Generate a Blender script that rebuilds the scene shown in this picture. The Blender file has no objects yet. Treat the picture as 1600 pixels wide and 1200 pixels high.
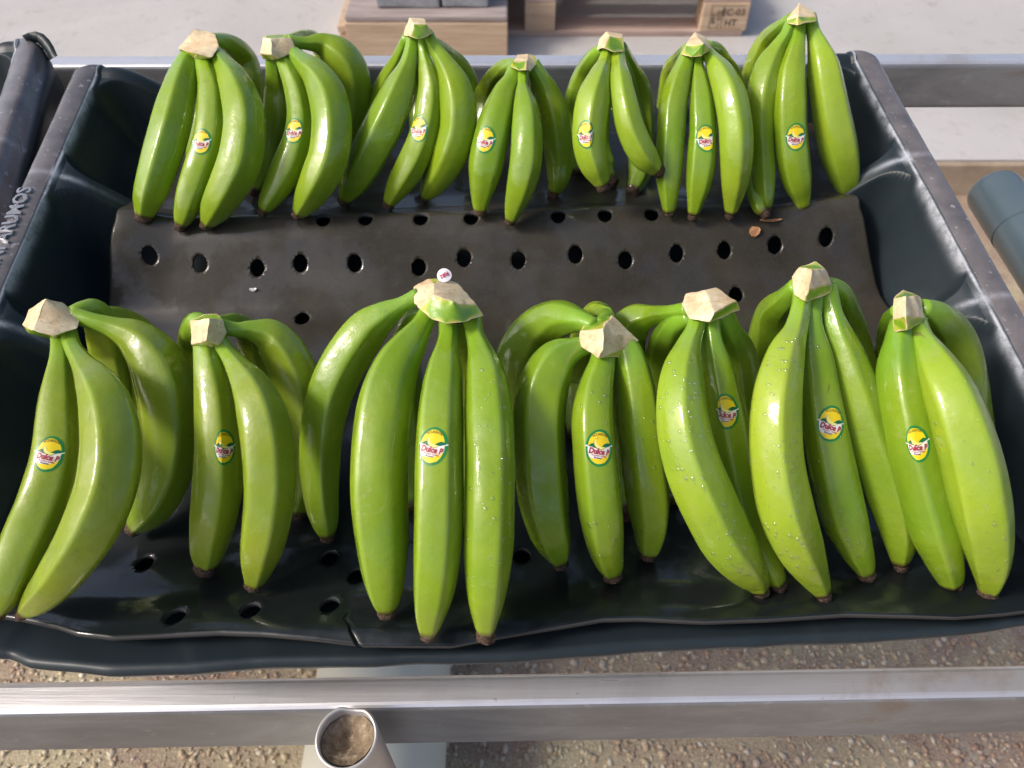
import bpy, bmesh, math, random
from math import sin, cos, pi, radians, sqrt, atan2
from mathutils import Vector, Matrix, noise
from mathutils.bvhtree import BVHTree
import numpy as np
random.seed(7)
C = bpy.context.scene.collection
S = bpy.context.scene

# ---------------------------------------------------------------- camera
CAM_H, PITCH, F = 1.20, radians(50), 1200.0      # camera height, pitch below the horizon, focal length in photo pixels
cam = bpy.data.cameras.new('camera'); co = bpy.data.objects.new('camera', cam); C.objects.link(co)
co.location = (0, 0, CAM_H); co.rotation_euler = (pi/2 - PITCH, 0, 0)
cam.sensor_width = 36; cam.lens = 36*F/1600; cam.clip_end = 300; cam.clip_start = .02
cam.dof.use_dof = True; cam.dof.focus_distance = .58; cam.dof.aperture_fstop = 9.0
S.camera = co
# ---------------------------------------------------------------- daylight
SUN_EL, SUN_AZ = radians(42), radians(-103)       # azimuth measured from +Y (away from the camera) towards +X
w = bpy.data.worlds.new("World"); S.world = w; w.use_nodes = True
nt = w.node_tree; bg = nt.nodes['Background']; sk = nt.nodes.new('ShaderNodeTexSky')
sk.sky_type = 'NISHITA'; sk.sun_disc = False; sk.sun_elevation = SUN_EL; sk.sun_rotation = SUN_AZ
sk.dust_density = 4.0; sk.air_density = .8; sk.ozone_density = .6
nt.links.new(sk.outputs[0], bg.inputs[0]); bg.inputs[1].default_value = .15
sun = bpy.data.lights.new('sun', 'SUN'); so = bpy.data.objects.new('sun', sun); C.objects.link(so)
sun.energy = 2.0; sun.angle = radians(12); sun.color = (1, .95, .88)
L = Vector((sin(SUN_AZ)*cos(SUN_EL), cos(SUN_AZ)*cos(SUN_EL), sin(SUN_EL)))
so.rotation_euler = L.to_track_quat('Z', 'Y').to_euler(); so.location = (0, 0, 5)
S.view_settings.view_transform = 'Standard'; S.view_settings.look = 'None'
S.view_settings.exposure = 0.32; S.view_settings.gamma = 1
S.cycles.max_bounces = 8

# ---------------------------------------------------------------- measuring helpers
SP, CP = sin(PITCH), cos(PITCH)
def cam2w(x, y, z):                               # camera x right, y down, z forward -> world
    return Vector((x, z*CP - y*SP, CAM_H - z*SP - y*CP))
def w2px(p):
    x, Y, d = p[0], p[1], CAM_H - p[2]
    z = Y*CP + d*SP; y = d*CP - Y*SP
    return (800 + F*x/z, 600 + F*y/z, z)
def at_z(px, py, z): return cam2w((px-800)/F*z, (py-600)/F*z, z)
def at_height(px, py, zw):                        # point of that sight line at world height zw
    v = (py-600)/F; k = (CAM_H - zw)/(SP + v*CP)
    return at_z(px, py, k)
def at_Y(px, py, Y):
    v = (py-600)/F; return at_z(px, py, Y/(CP - v*SP))
# tray frame: rim plane 1/z = A0 + B0*v ; n = normal (away from camera), s runs up the tray, h rises towards the camera
A0, B0 = 1.679, .000841*F
NN = sqrt(A0*A0 + B0*B0); ny, nz = B0/NN, A0/NN; O0 = 1/NN
YAW = .028
def T(x, s, h, sk=True):
    if sk: s = s + YAW*(x+.02)
    y = (O0-h)*ny - s*nz; z = (O0-h)*nz + s*ny
    return cam2w(x, y, z)
def px2xs(px, py, h=0.0):
    v = (py-600)/F; z = (1 - h*NN)/(A0 + B0*v); x = (px-800)/F*z; y = v*z
    s = -nz*y + ny*z
    return x, s - YAW*(x+.02)
def sstep(a, b, x):
    t = min(1, max(0, (x-a)/(b-a))); return t*t*(3-2*t)
def lerp(a, b, t): return a + (b-a)*t
def interp(x, xs, ys): return float(np.interp(x, xs, ys))

# ---------------------------------------------------------------- materials
def mat(name, color, rough=.5, metal=0, coat=0, coat_rough=.1, ior=1.5):
    m = bpy.data.materials.new(name); m.use_nodes = True
    b = m.node_tree.nodes['Principled BSDF']
    b.inputs['Base Color'].default_value = (*color, 1); b.inputs['Roughness'].default_value = rough
    b.inputs['Metallic'].default_value = metal; b.inputs['Coat Weight'].default_value = coat
    b.inputs['Coat Roughness'].default_value = coat_rough; b.inputs['IOR'].default_value = ior
    return m
class G:                                          # small node-graph helper
    def __init__(s, m): s.m = m; s.t = m.node_tree; s.b = s.t.nodes['Principled BSDF']; s.co = None
    def n(s, t, **k):
        o = s.t.nodes.new(t)
        for a, v in k.items(): setattr(o, a, v)
        return o
    def l(s, a, b): s.t.links.new(a, b)
    def coord(s, scale=(1, 1, 1), rot=(0, 0, 0), kind='Object'):
        c = s.n('ShaderNodeTexCoord'); mp = s.n('ShaderNodeMapping')
        mp.inputs['Scale'].default_value = scale; mp.inputs['Rotation'].default_value = rot
        s.l(c.outputs[kind], mp.inputs[0]); return mp.outputs[0]
    def noise(s, scale, detail=4, rough=.55, vec=None, dist=0):
        o = s.n('ShaderNodeTexNoise'); o.inputs['Scale'].default_value = scale; o.inputs['Detail'].default_value = detail
        o.inputs['Roughness'].default_value = rough; o.inputs['Distortion'].default_value = dist
        s.l(vec or s.coord(), o.inputs['Vector']); return o.outputs['Fac']
    def ramp(s, fac, stops, interp='LINEAR'):
        r = s.n('ShaderNodeValToRGB'); e = r.color_ramp.elements; r.color_ramp.interpolation = interp
        while len(e) < len(stops): e.new(.5)
        for el, (p, c) in zip(e, stops):
            el.position = p; el.color = (*c, 1) if not isinstance(c, (int, float)) else (c, c, c, 1)
        s.l(fac, r.inputs[0]); return r.outputs[0]
    def mix(s, f, a, b, mode='MIX'):
        o = s.n('ShaderNodeMix', data_type='RGBA', blend_type=mode)
        for sock, v in ((o.inputs['Factor'], f), (o.inputs['A'], a), (o.inputs['B'], b)):
            if isinstance(v, (int, float)): sock.default_value = v
            elif isinstance(v, tuple): sock.default_value = (*v, 1)
            else: s.l(v, sock)
        return o.outputs['Result']
    def math(s, op, a, b=None, clamp=False):
        o = s.n('ShaderNodeMath', operation=op, use_clamp=clamp)
        for i, v in ((0, a), (1, b)):
            if v is None: continue
            if isinstance(v, (int, float)): o.inputs[i].default_value = v
            else: s.l(v, o.inputs[i])
        return o.outputs[0]
    def bump(s, h, strength, dist, coat=False, nrm=None):
        o = s.n('ShaderNodeBump'); o.inputs['Strength'].default_value = strength; o.inputs['Distance'].default_value = dist
        s.l(h, o.inputs['Height'])
        if nrm: s.l(nrm, o.inputs['Normal'])
        s.l(o.outputs[0], s.b.inputs['Normal'])
        if coat: s.l(o.outputs[0], s.b.inputs['Coat Normal'])
        return o.outputs[0]
    def attr(s, name): return s.n('ShaderNodeAttribute', attribute_name=name).outputs['Fac']

def banana_material(name, base, yellow, dark):
    m = mat(name, base, .40, 0, .55, .06, 1.38); g = G(m)
    oi = g.n('ShaderNodeObjectInfo').outputs['Random']
    n1 = g.noise(22, 3, .5); n2 = g.noise(9, 2)
    c = g.mix(g.ramp(n2, [(.36, 0), (.68, 1)]), base, yellow)
    c = g.mix(g.math('MULTIPLY', g.ramp(n1, [(.4, 0), (.7, 1)]), .45), c, dark)
    c = g.mix(g.math('MULTIPLY', oi, .35), c, yellow)
    # pale rubbed ridges, greener stalk (attributes painted per vertex: place on the fruit)
    c = g.mix(g.math('MULTIPLY', g.attr('ridge'), .38), c, (.40, .56, .10))
    c = g.mix(g.math('MULTIPLY', g.attr('stalk'), .45), c, (.20, .42, .035))
    # fine pores, small scuffs
    sp = g.noise(900, 1, .5); c = g.mix(g.math('MULTIPLY', g.ramp(sp, [(.66, 0), (.74, 1)]), .16), c, (.42, .52, .16))
    sc = g.noise(60, 6, .7, g.coord((1, 1, 1)), 1.5)
    c = g.mix(g.math('MULTIPLY', g.ramp(sc, [(.655, 0), (.72, 1)]), .5), c, (.17, .16, .045))
    sx = g.noise(26, 8, .75, None, 3.5); c = g.mix(g.math('MULTIPLY', g.ramp(sx, [(.60, 0), (.635, 1), (.67, 0)]), .32), c, (.36, .36, .14))
    sy = g.noise(75, 2, .5, g.coord((1, .35, .35)), .6); c = g.mix(g.math('MULTIPLY', g.ramp(sy, [(.735, 0), (.76, 1)]), .6), c, (.12, .09, .035))
    # brown at the very end
    c = g.mix(g.ramp(g.attr('endb'), [(.1, 0), (.8, 1)]), c, (.10, .075, .02))
    g.l(c, g.b.inputs['Base Color'])
    wet = g.noise(38, 3, .6)
    g.l(g.ramp(wet, [(.4, .50), (.62, .27)]), g.b.inputs['Roughness'])
    g.l(g.ramp(g.noise(30, 4, .6), [(.42, .15), (.58, 1.0)]), g.b.inputs['Coat Weight'])
    h = g.math('ADD', g.noise(140, 4, .6), g.math('MULTIPLY', g.noise(35, 2), 1.2))
    g.bump(h, .26, .0012, True)
    g.b.inputs['Subsurface Weight'].default_value = .06
    g.b.inputs['Subsurface Radius'].default_value = (.004, .006, .001); g.b.inputs['Subsurface Scale'].default_value = 1
    return m
M = {}
M['banana'] = banana_material('green_banana_peel', (.160, .290, .012), (.255, .345, .014), (.095, .200, .009))
M['banana_olive'] = banana_material('olive_green_banana_peel', (.185, .275, .014), (.255, .315, .018), (.120, .190, .010))
M['banana_light'] = banana_material('light_green_banana_peel', (.235, .365, .020), (.315, .405, .024), (.155, .265, .013))

m = M['cut'] = mat('cut_crown_flesh', (.62, .45, .27), .6); g = G(m)
n = g.noise(70, 5, .6, None, .5); c = g.ramp(n, [(.3, (.60, .42, .22)), (.5, (.72, .56, .34)), (.68, (.80, .70, .46))])
f = g.noise(40, 3, .7, g.coord((1, 6, 6)), 1); c = g.mix(g.math('MULTIPLY', g.ramp(f, [(.52, 0), (.64, 1)]), .3), c, (.36, .21, .11))
c = g.mix(g.math('MULTIPLY', g.ramp(g.noise(420, 2), [(.62, 0), (.68, 1)]), .4), c, (.30, .16, .08))
c = g.mix(g.ramp(g.attr('rimc'), [(.45, 0), (1, .8)]), c, (.50, .50, .07))
g.l(c, g.b.inputs['Base Color']); g.bump(g.noise(260, 4, .7), .4, .0006)
m = M['crown'] = mat('crown_skin', (.20, .38, .03), .35, 0, .4, .15); g = G(m)
n = g.noise(60, 4); c = g.ramp(n, [(.3, (.10, .24, .012)), (.6, (.20, .36, .018)), (.8, (.38, .48, .04))])
c = g.mix(g.ramp(g.attr('rimc'), [(.45, 0), (1, .8)]), c, (.50, .50, .07))
g.l(c, g.b.inputs['Base Color']); g.bump(g.noise(150, 4), .5, .001)
m = M['crown_edge'] = mat('crown_edge', (.13, .06, .02), .7)
m = M['blossom'] = mat('dried_blossom_end', (.05, .028, .015), .85); g = G(m)
c = g.ramp(g.noise(700, 3), [(.35, (.018, .010, .007)), (.6, (.09, .05, .03)), (.75, (.24, .15, .09))])
g.l(c, g.b.inputs['Base Color']); g.bump(g.noise(600, 3), .8, .001)

m = M['tray'] = mat('black_wet_plastic', (.010, .016, .019), .33, 0, .05, .12, 1.36); g = G(m)
n = g.noise(9, 5, .6); c = g.ramp(n, [(.3, (.014, .021, .026)), (.7, (.024, .034, .041))])
wear = g.math('MULTIPLY', g.attr('rim'), g.ramp(g.noise(55, 6, .7), [(.30, .1), (.55, 1)]))
c = g.mix(wear, c, (.48, .50, .55))
sm = g.math('MULTIPLY', g.ramp(g.noise(7, 5, .65, g.coord((1, 1, .5)), 1.5), [(.55, 0), (.75, 1)]), .05)
c = g.mix(sm, c, (.25, .27, .30))
dr = g.ramp(g.noise(150, 3, .6), [(.63, 0), (.68, 1)]); c = g.mix(g.math('MULTIPLY', dr, g.attr('top')), c, (.34, .33, .36))
c = g.mix(g.math('MULTIPLY', g.attr('top'), g.ramp(g.noise(35, 5, .6), [(.3, .35), (.7, .85)])), c, (.20, .175, .175))  # rim tops paler: their broad glare is put into the colour
g.l(c, g.b.inputs['Base Color'])
g.l(g.ramp(g.noise(14, 4), [(.2, .36), (.8, .42)]), g.b.inputs['Roughness'])
g.l(g.math('MULTIPLY', g.attr('top'), .9), g.b.inputs['Coat Weight'])
g.bump(g.math('ADD', g.noise(10, 1, .4), g.math('MULTIPLY', g.noise(300, 2, .5), .02)), .12, .003, True)
M['letters'] = mat('worn_raised_plastic', (.20, .21, .24), .25, 0, .5, .08)
m = M['mat'] = mat('wet_rubber_mat', (.040, .034, .026), .45, 0, .25, .07, 1.30); g = G(m)
n = g.noise(11, 6, .65); c = g.ramp(n, [(.3, (.024, .021, .016)), (.7, (.054, .047, .035))])
c = g.mix(g.math('MULTIPLY', g.ramp(g.noise(500, 2), [(.45, 0), (.7, 1)]), .25), c, (.07, .065, .055))
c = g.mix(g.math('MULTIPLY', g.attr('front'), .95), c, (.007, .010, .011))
g.l(c, g.b.inputs['Base Color'])
g.l(g.ramp(g.noise(16, 4), [(.35, .30), (.65, .50)]), g.b.inputs['Roughness'])
g.l(g.ramp(g.noise(13, 5, .6), [(.46, .0), (.56, 1.0)]), g.b.inputs['Coat Weight'])
g.bump(g.math('ADD', g.noise(30, 3, .6), g.math('MULTIPLY', g.noise(700, 3, .6), .10)), .15, .003, True)
m = M['mat_cut'] = mat('rubber_cut_edge', (.035, .035, .035), .8)
m = M['steel'] = mat('stainless_steel', (.62, .60, .62), .28, .7); g = G(m)
n = g.noise(3, 5, .6, g.coord((.8, 14, 14))); 
g.l(g.ramp(n, [(.35, .24), (.7, .48)]), g.b.inputs['Roughness'])
st = g.noise(6, 6, .65, None, .8); c = g.ramp(st, [(.33, (.70, .67, .68)), (.48, (.82, .80, .81)), (.60, (.80, .76, .75)), (.70, (.66, .58, .52))])
c = g.mix(g.math('MULTIPLY', g.ramp(g.noise(60, 4, .7), [(.66, 0), (.70, 1)]), .4), c, (.30, .26, .24)); g.l(c, g.b.inputs['Base Color'])
g.bump(g.noise(400, 3, .6, g.coord((.03, 1, 1))), .2, .0008)
m = M['shaded_grime'] = mat('shaded_grimy_steel_face', (.2, .2, .21), .42, .35); g = G(m)  # rail fronts: grime and rust, with the face's shade darkened into the colour
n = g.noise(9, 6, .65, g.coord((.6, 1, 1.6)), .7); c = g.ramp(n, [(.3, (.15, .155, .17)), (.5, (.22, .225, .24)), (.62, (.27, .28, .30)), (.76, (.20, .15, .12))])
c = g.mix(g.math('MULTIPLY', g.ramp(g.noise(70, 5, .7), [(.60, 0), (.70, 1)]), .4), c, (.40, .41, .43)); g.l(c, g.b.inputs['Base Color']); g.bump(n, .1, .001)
m = M['steel_dull'] = mat('weathered_steel', (.50, .48, .46), .38, .5); g = G(m)
n = g.noise(28, 6, .7, None, 1); c = g.ramp(n, [(.35, (.55, .53, .52)), (.6, (.66, .62, .58)), (.75, (.38, .29, .22))]); g.l(c, g.b.inputs['Base Color'])
g.bump(n, .2, .001)
m = M['dirt'] = mat('brown_dirt', (.16, .12, .075), .9); g = G(m)
n = g.noise(160, 5, .7); c = g.ramp(n, [(.3, (.12, .09, .06)), (.55, (.30, .22, .14)), (.75, (.50, .42, .32))]); g.l(c, g.b.inputs['Base Color']); g.bump(n, 1, .003)
m = M['floor'] = mat('concrete_floor', (.5, .48, .46), .75); g = G(m)
n = g.noise(1.6, 7, .6, None, .6); c = g.ramp(n, [(.3, (.41, .39, .37)), (.6, (.50, .475, .455)), (.8, (.55, .53, .51))])
c = g.mix(g.math('MULTIPLY', g.ramp(g.noise(14, 6, .7), [(.56, 0), (.70, 1)]), .5), c, (.28, .25, .23))
c = g.mix(g.math('MULTIPLY', g.ramp(g.noise(5, 8, .7, None, 2), [(.60, 0), (.66, 1)]), .25), c, (.20, .18, .17))
c = g.mix(g.math('MULTIPLY', g.ramp(g.noise(45, 3), [(.70, 0), (.74, 1)]), .6), c, (.72, .70, .68))
g.l(c, g.b.inputs['Base Color']); g.bump(g.noise(60, 5), .3, .004)
m = M['low'] = mat('aggregate_ground', (.2, .15, .11), .8); g = G(m)
n = g.noise(5, 6, .65, None, .6); c = g.ramp(n, [(.30, (.48, .41, .24)), (.45, (.42, .33, .20)), (.58, (.28, .17, .12)), (.75, (.40, .35, .28))])
c = g.mix(.35, c, g.ramp(g.noise(220, 3), [(.35, (.16, .11, .08)), (.65, (.60, .52, .40))]))
g.l(c, g.b.inputs['Base Color']); g.bump(g.noise(180, 5), .8, .004)
m = M['stone'] = mat('small_stones', (.3, .24, .17), .32); g = G(m)
r = g.n('ShaderNodeAttribute', attribute_name='tone').outputs['Fac']
c = g.ramp(r, [(0, (.24, .14, .10)), (.25, (.42, .28, .18)), (.5, (.56, .47, .31)), (.75, (.50, .43, .35)), (1, (.78, .73, .62))])
g.l(g.mix(.55, c, g.ramp(g.noise(5, 6, .65, None, .6), [(.35, (.55, .47, .28)), (.6, (.34, .21, .15))])), g.b.inputs['Base Color'])
def wood(name, a, b, d):
    m = mat(name, a, .75); g = G(m)
    n = g.noise(3.2, 6, .65, g.coord((1.5, 22, 22)), .4); c = g.ramp(n, [(.3, d), (.5, a), (.72, b)])
    k = g.noise(20, 5, .7); c = g.mix(g.math('MULTIPLY', g.ramp(k, [(.62, 0), (.74, 1)]), .4), c, tuple(x*.45 for x in d))
    g.l(c, g.b.inputs['Base Color']); g.bump(n, .3, .003); return m
M['wood'] = wood('pallet_wood', (.50, .36, .24), (.60, .45, .31), (.40, .27, .18))
M['wood_pink'] = wood('weathered_pinkish_wood', (.46, .33, .27), (.54, .40, .33), (.36, .25, .21))
M['wood_dirty'] = wood('dirty_grey_wood', (.33, .27, .25), (.46, .40, .38), (.20, .16, .15))
m = M['block'] = mat('grey_concrete_block', (.30, .31, .33), .85); g = G(m)
n = g.noise(30, 6, .7); c = g.ramp(n, [(.3, (.20, .21, .23)), (.7, (.38, .39, .41))]); g.l(c, g.b.inputs['Base Color']); g.bump(n, .5, .004)
m = M['roller'] = mat('blue_grey_pvc', (.10, .155, .185), .35, 0, .3, .15); g = G(m)
n = g.noise(12, 5, .6, g.coord((1, .3, 1))); c = g.ramp(n, [(.3, (.055, .085, .105)), (.7, (.10, .135, .155))]); g.l(c, g.b.inputs['Base Color'])
m = M['cream'] = mat('cream_pvc', (.78, .75, .62), .4)
m = M['edge'] = mat('tan_step_edge', (.36, .27, .19), .8); g = G(m)
n = g.noise(12, 6, .7); g.l(g.ramp(n, [(.3, (.27, .20, .14)), (.7, (.42, .33, .24))]), g.b.inputs['Base Color'])
M['ink'] = mat('stamp_ink', (.10, .07, .05), .8)
m = M['water'] = mat('water_drop', (1, 1, 1), .02); t_ = m.node_tree; lw_ = t_.nodes.new('ShaderNodeLayerWeight'); lw_.inputs[0].default_value = .30; fr_ = t_.nodes.new('ShaderNodeMath'); fr_.operation = 'MULTIPLY_ADD'; fr_.inputs[1].default_value = .5; fr_.inputs[2].default_value = .10; t_.links.new(lw_.outputs['Facing'], fr_.inputs[0])
tr_, gl_, mx_ = t_.nodes.new('ShaderNodeBsdfTransparent'), t_.nodes.new('ShaderNodeBsdfGlossy'), t_.nodes.new('ShaderNodeMixShader'); gl_.inputs['Roughness'].default_value = .05
t_.links.new(fr_.outputs[0], mx_.inputs[0]); t_.links.new(tr_.outputs[0], mx_.inputs[1]); t_.links.new(gl_.outputs[0], mx_.inputs[2]); t_.links.new(mx_.outputs[0], t_.nodes['Material Output'].inputs[0])
for k, c in dict(st_green=(.004, .20, .045), st_hill=(.0, .13, .05), st_yellow=(.80, .60, .010), st_white=(.80, .76, .70), st_red=(.33, .035, .055),
                 st_blue=(.05, .06, .20), st_brown=(.20, .13, .01), st_ban=(.80, .74, .22), st_rband=(.40, .02, .06), st_paper=(.82, .78, .84)).items():
    M[k] = mat('sticker_' + k[3:], c, .3, 0, .3, .1)
M['leafbit'] = mat('dry_leaf_scrap', (.42, .20, .09), .7)
M['latex'] = mat('white_latex', (.7, .72, .72), .3)

# ---------------------------------------------------------------- object helpers
def finish(name, me, mats, parent=None, smooth=True):
    o = bpy.data.objects.new(name, me); C.objects.link(o)
    for mm in mats: me.materials.append(M[mm])
    if smooth: me.shade_smooth()
    if parent: o.parent = parent
    return o
def pyobj(name, verts, faces, mats, parent=None, smooth=True, mi=None, origin=None):
    if parent is not None:
        p = parent; off = Vector((0, 0, 0))
        while p is not None: off += p.location; p = p.parent
        verts = [Vector(v) - off for v in verts]
    elif origin is not None:
        verts = [Vector(v) - origin for v in verts]
    me = bpy.data.meshes.new(name); me.from_pydata([tuple(v) for v in verts], [], faces); me.update()
    if mi: me.polygons.foreach_set('material_index', mi)
    o = finish(name, me, mats, parent, smooth)
    if parent is None and origin is not None: o.location = origin
    return o
def tag(o, label=None, cat=None, group=None, kind=None):
    for k, v in (('label', label), ('category', cat), ('group', group), ('kind', kind)):
        if v: o[k] = v
    return o
def empty(name, loc):
    o = bpy.data.objects.new(name, None); C.objects.link(o); o.location = loc; o.empty_display_size = .02; return o
def setattr_f(o, name, vals):
    a = o.data.attributes.new(name, 'FLOAT', 'POINT'); a.data.foreach_set('value', vals)
def bevel(o, wdt=.002, seg=2):
    b = o.modifiers.new('bevel', 'BEVEL'); b.width = wdt; b.segments = seg; b.limit_method = 'ANGLE'; b.angle_limit = radians(35)
    return o
def box(name, x0, x1, y0, y1, z0, z1, mname, parent=None, bev=.002, jit=0, origin=None):
    v = [(x, y, z) for x in (x0, x1) for y in (y0, y1) for z in (z0, z1)]
    v = [Vector(p) + Vector([random.uniform(-jit, jit) for _ in range(3)]) for p in v]
    f = [(0, 1, 3, 2), (4, 6, 7, 5), (0, 4, 5, 1), (2, 3, 7, 6), (0, 2, 6, 4), (1, 5, 7, 3)]
    o = pyobj(name, v, f, [mname], parent, False, origin=origin)
    if bev: bevel(o, bev)
    return o

# ================================================================ TRAY
XL, SB = -.423, .700
def xr_in(s): return .371 + (.541 - s)*.115
RIMW = .034
FRONT_PX = [(-420, 985), (-200, 1005), (-60, 1010), (0, 1020), (30, 1022), (62, 1036), (188, 1049), (312, 1046), (406, 1038), (500, 1035), (800, 1028), (1000, 1010), (1200, 1001), (1400, 992), (1500, 984), (1600, 968), (1750, 960), (2000, 930), (2300, 900)]
fx = [px2xs(a, b, -.046) for a, b in FRONT_PX]
FX, FS = [p[0] for p in fx], [p[1] for p in fx]
def s_front(x): return interp(x, FX, FS)
def s_rear(x, xl, xr):
    d = min(x - xl, xr - x); R = .045
    return SB + (0 if d > R else -(R - sqrt(max(0, R*R - (R-d)**2))))
# floor of the cells along s
FL_S = [.10, .125, .17, .25, .33, .395, .43, .47, .50, .515, .545, .57, .66, .70]
FL_H = [-.022, -.034, -.062, -.080, -.092, -.110, -.116, -.106, -.094, -.088, -.080, -.078, -.078, -.078]
CELLS = [(.551, .682), (.386, .534), (.05, .366)]
def tray_h(x, s, xr):
    dl, dr = x - XL, xr - x
    d = min(dl, dr)
    cd = interp(s, [.10, .14, .20, .30, .38, .46, .50, .54, .62, .70], [-.022, -.046, -.078, -.090, -.100, -.10, -.085, -.062, -.070, -.066])
    base = cd*sstep(.0, .085, d)
    if s > .6: base = lerp(base, cd*sstep(.01, .12, d), sstep(.6, .65, s))
    h = base
    fl = interp(s, FL_S, FL_H)
    for a, b in CELLS:
        hx, hs = (xr - XL)/2, (b-a)/2; cx, cs = (xr + XL)/2, (a+b)/2; R = .028
        qx, qs = abs(x-cx) - hx + R, abs(s-cs) - hs + R
        sd = sqrt(max(qx, 0)**2 + max(qs, 0)**2) + min(max(qx, qs), 0) - R      # rounded-rectangle distance
        if sd < 0:
            k = min(1, -sd/.046); k = 1 - (1-k)**2.6
            h = min(h, lerp(base, fl, k))
    return h
def cumul(lo, hi, dens, n):                       # n+1 samples of [lo, hi], spaced by a density function
    xs = np.linspace(lo, hi, 4000); c = np.concatenate([[0], np.cumsum([dens(x) for x in xs[1:]])]); c /= c[-1]
    return [float(np.interp(k/n, c, xs)) for k in range(n+1)]
NU, NW = 350, 320
WID = .371 - XL
ucol = cumul(-RIMW, WID + RIMW, lambda x: 1 + 9*math.exp(-((min(x, WID-x) - .003)/.007)**2) + 2*math.exp(-((min(x, WID-x) - .02)/.03)**2), NU)
wrow = cumul(0, 1, lambda t: 1 + sum(5*math.exp(-((lerp(.1, SB, t) - e)/.008)**2) for e in (.366, .386, .534, .551, .682)), NW)
def build_tray():
    V, Fc, rim, top = [], [], [], []
    for j in range(NW+1):
        wv = wrow[j]
        for i in range(NU+1):
            s0 = lerp(.1, SB, wv); xl, xr = XL - RIMW, xr_in(s0) + RIMW
            dc = ucol[i]; x = XL + dc if dc < .1 else (xr_in(s0) - (WID - dc) if dc > WID - .1 else lerp(XL + .1, xr_in(s0) - .1, (dc - .1)/(WID - .2)))
            s = lerp(s_front(x), s_rear(x, xl, xr), wv)
            xri = xr_in(s)
            h = tray_h(x, s, xri)
            d = min(x - XL, xri - x)
            # rounded rim tube on the sides
            if d < 0.004:
                tt = (-d + .004)/(RIMW+.004); h += .007*(sin(pi*min(1, max(0, tt)))**.7) - .012*sstep(.62, 1, tt)
            ds = s - (SB - .018)
            if ds > 0 and d > 0: h += .004*sin(pi*min(1, ds/.018))
            wob = .0012*noise.noise(Vector((x*9, s*9, 1))) + .0003*noise.noise(Vector((x*70, s*70, 2)))
            V.append(T(x, s, h + wob))
            rw = math.exp(-((d - .0002)/.0011)**2)
            # worn ridges of the dividers near the rim
            for (a, b) in ((CELLS[0][0], CELLS[1][1]), (CELLS[1][0], CELLS[2][1])):
                mid = (a+b)/2; rw = max(rw, (.7*math.exp(-((s-mid)/.003)**2)*math.exp(-(max(0, d)/.030)**2)), .8*math.exp(-((s-mid)/.009)**2)*math.exp(-(max(0, d)/.004)**2)*(d > -.003))
            rim.append(rw); top.append(1.0 if d < -.002 else 0.0)
    W = NU+1
    for j in range(NW):
        for i in range(NU):
            a = j*W+i; Fc.append((a, a+1, a+W+1, a+W))
    # outer skirt
    loop = [i for i in range(W)] + [j*W+NU for j in range(1, NW+1)] + [NW*W+i for i in range(NU-1, -1, -1)] + [j*W for j in range(NW-1, 0, -1)]
    nrm = (T(0, 0, 1, False) - T(0, 0, 0, False)).normalized()
    prev = loop; n = len(loop)
    pts = [V[i] for i in loop]; cen = sum(pts, Vector())/n
    for out, dn in ((.003, .0025), (.0052, .007), (.0055, .012), (.003, .055), (-.002, .085), (-.02, .088)):
        cur = []
        for k in range(n):
            tg = (pts[(k+2) % n] - pts[(k-2) % n]).normalized(); o_ = tg.cross(nrm)
            wavy = .0012*noise.noise(pts[k]*30)
            fk = 1 if k < 0 else (.38 if (k < W) else 1)
            V.append(pts[k] + o_*(out + wavy) - nrm*dn*fk); cur.append(len(V)-1); rim.append(0); top.append(0)
        for k in range(n): Fc.append((prev[k], prev[(k+1) % n], cur[(k+1) % n], cur[k]))
        prev = cur
    org = T(0, s_front(0), -.09)
    o = pyobj('tray_body', V, Fc, ['tray'], None, True, origin=None)
    bm = bmesh.new(); bm.from_mesh(o.data); bmesh.ops.recalc_face_normals(bm, faces=bm.faces); bm.to_mesh(o.data); bm.free(); o.data.shade_smooth()
    setattr_f(o, 'rim', rim); setattr_f(o, 'top', top)
    return o
body = build_tray()
tray = empty('fruit_tray', T(0, .35, -.10)); body.data.transform(Matrix.Translation(-tray.location)); body.parent = tray
tag(tray, 'black wet plastic tray holding the two rows of green bananas', 'tray', 'black moulded trays standing side by side')

# ---- text to flat polygons
def text2d(s, size=1.0, bold=0.0, shear=0.0, res=2):
    cu = bpy.data.curves.new('t', 'FONT'); cu.body = s; cu.size = size; cu.align_x = 'CENTER'; cu.offset = bold; cu.shear = shear; cu.resolution_u = res
    o = bpy.data.objects.new('t', cu); C.objects.link(o)
    dg = bpy.context.evaluated_depsgraph_get(); me = bpy.data.meshes.new_from_object(o.evaluated_get(dg))
    v = [(p.co.x, p.co.y) for p in me.vertices]; f = [tuple(p.vertices) for p in me.polygons]
    bpy.data.objects.remove(o); bpy.data.meshes.remove(me); return v, f
# raised lettering along the left rim, read from the front upwards
tv, tf = text2d('MANTENINI ARUMOS', .0255, .0006)
tw = max(p[0] for p in tv) - min(p[0] for p in tv)
x1, s1 = px2xs(52, 298, .004); x0, s0 = px2xs(-60, 520, .004)
V = []; Fc = []
for lay in (0, 1):
    for (a, b) in tv:
        s = lerp(s0, s1, (a/tw + .5)); xx = XL - .010 - b*.72
        hh = tray_h(xx, s, xr_in(s)) + .007*(sin(pi*((-(xx-XL)+.004)/(RIMW+.004)))**.7)
        V.append(T(xx, s, hh + (.0018 if lay else -.002)))
n = len(tv)
from collections import Counter
ed = Counter(); 
for f in tf:
    for k in range(len(f)): ed[tuple(sorted((f[k], f[(k+1) % len(f)])))] += 1
for f in tf: Fc.append(tuple(i+n for i in f))
for (a, b), c in ed.items():
    if c == 1: Fc.append((a, b, b+n, a+n))
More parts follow.
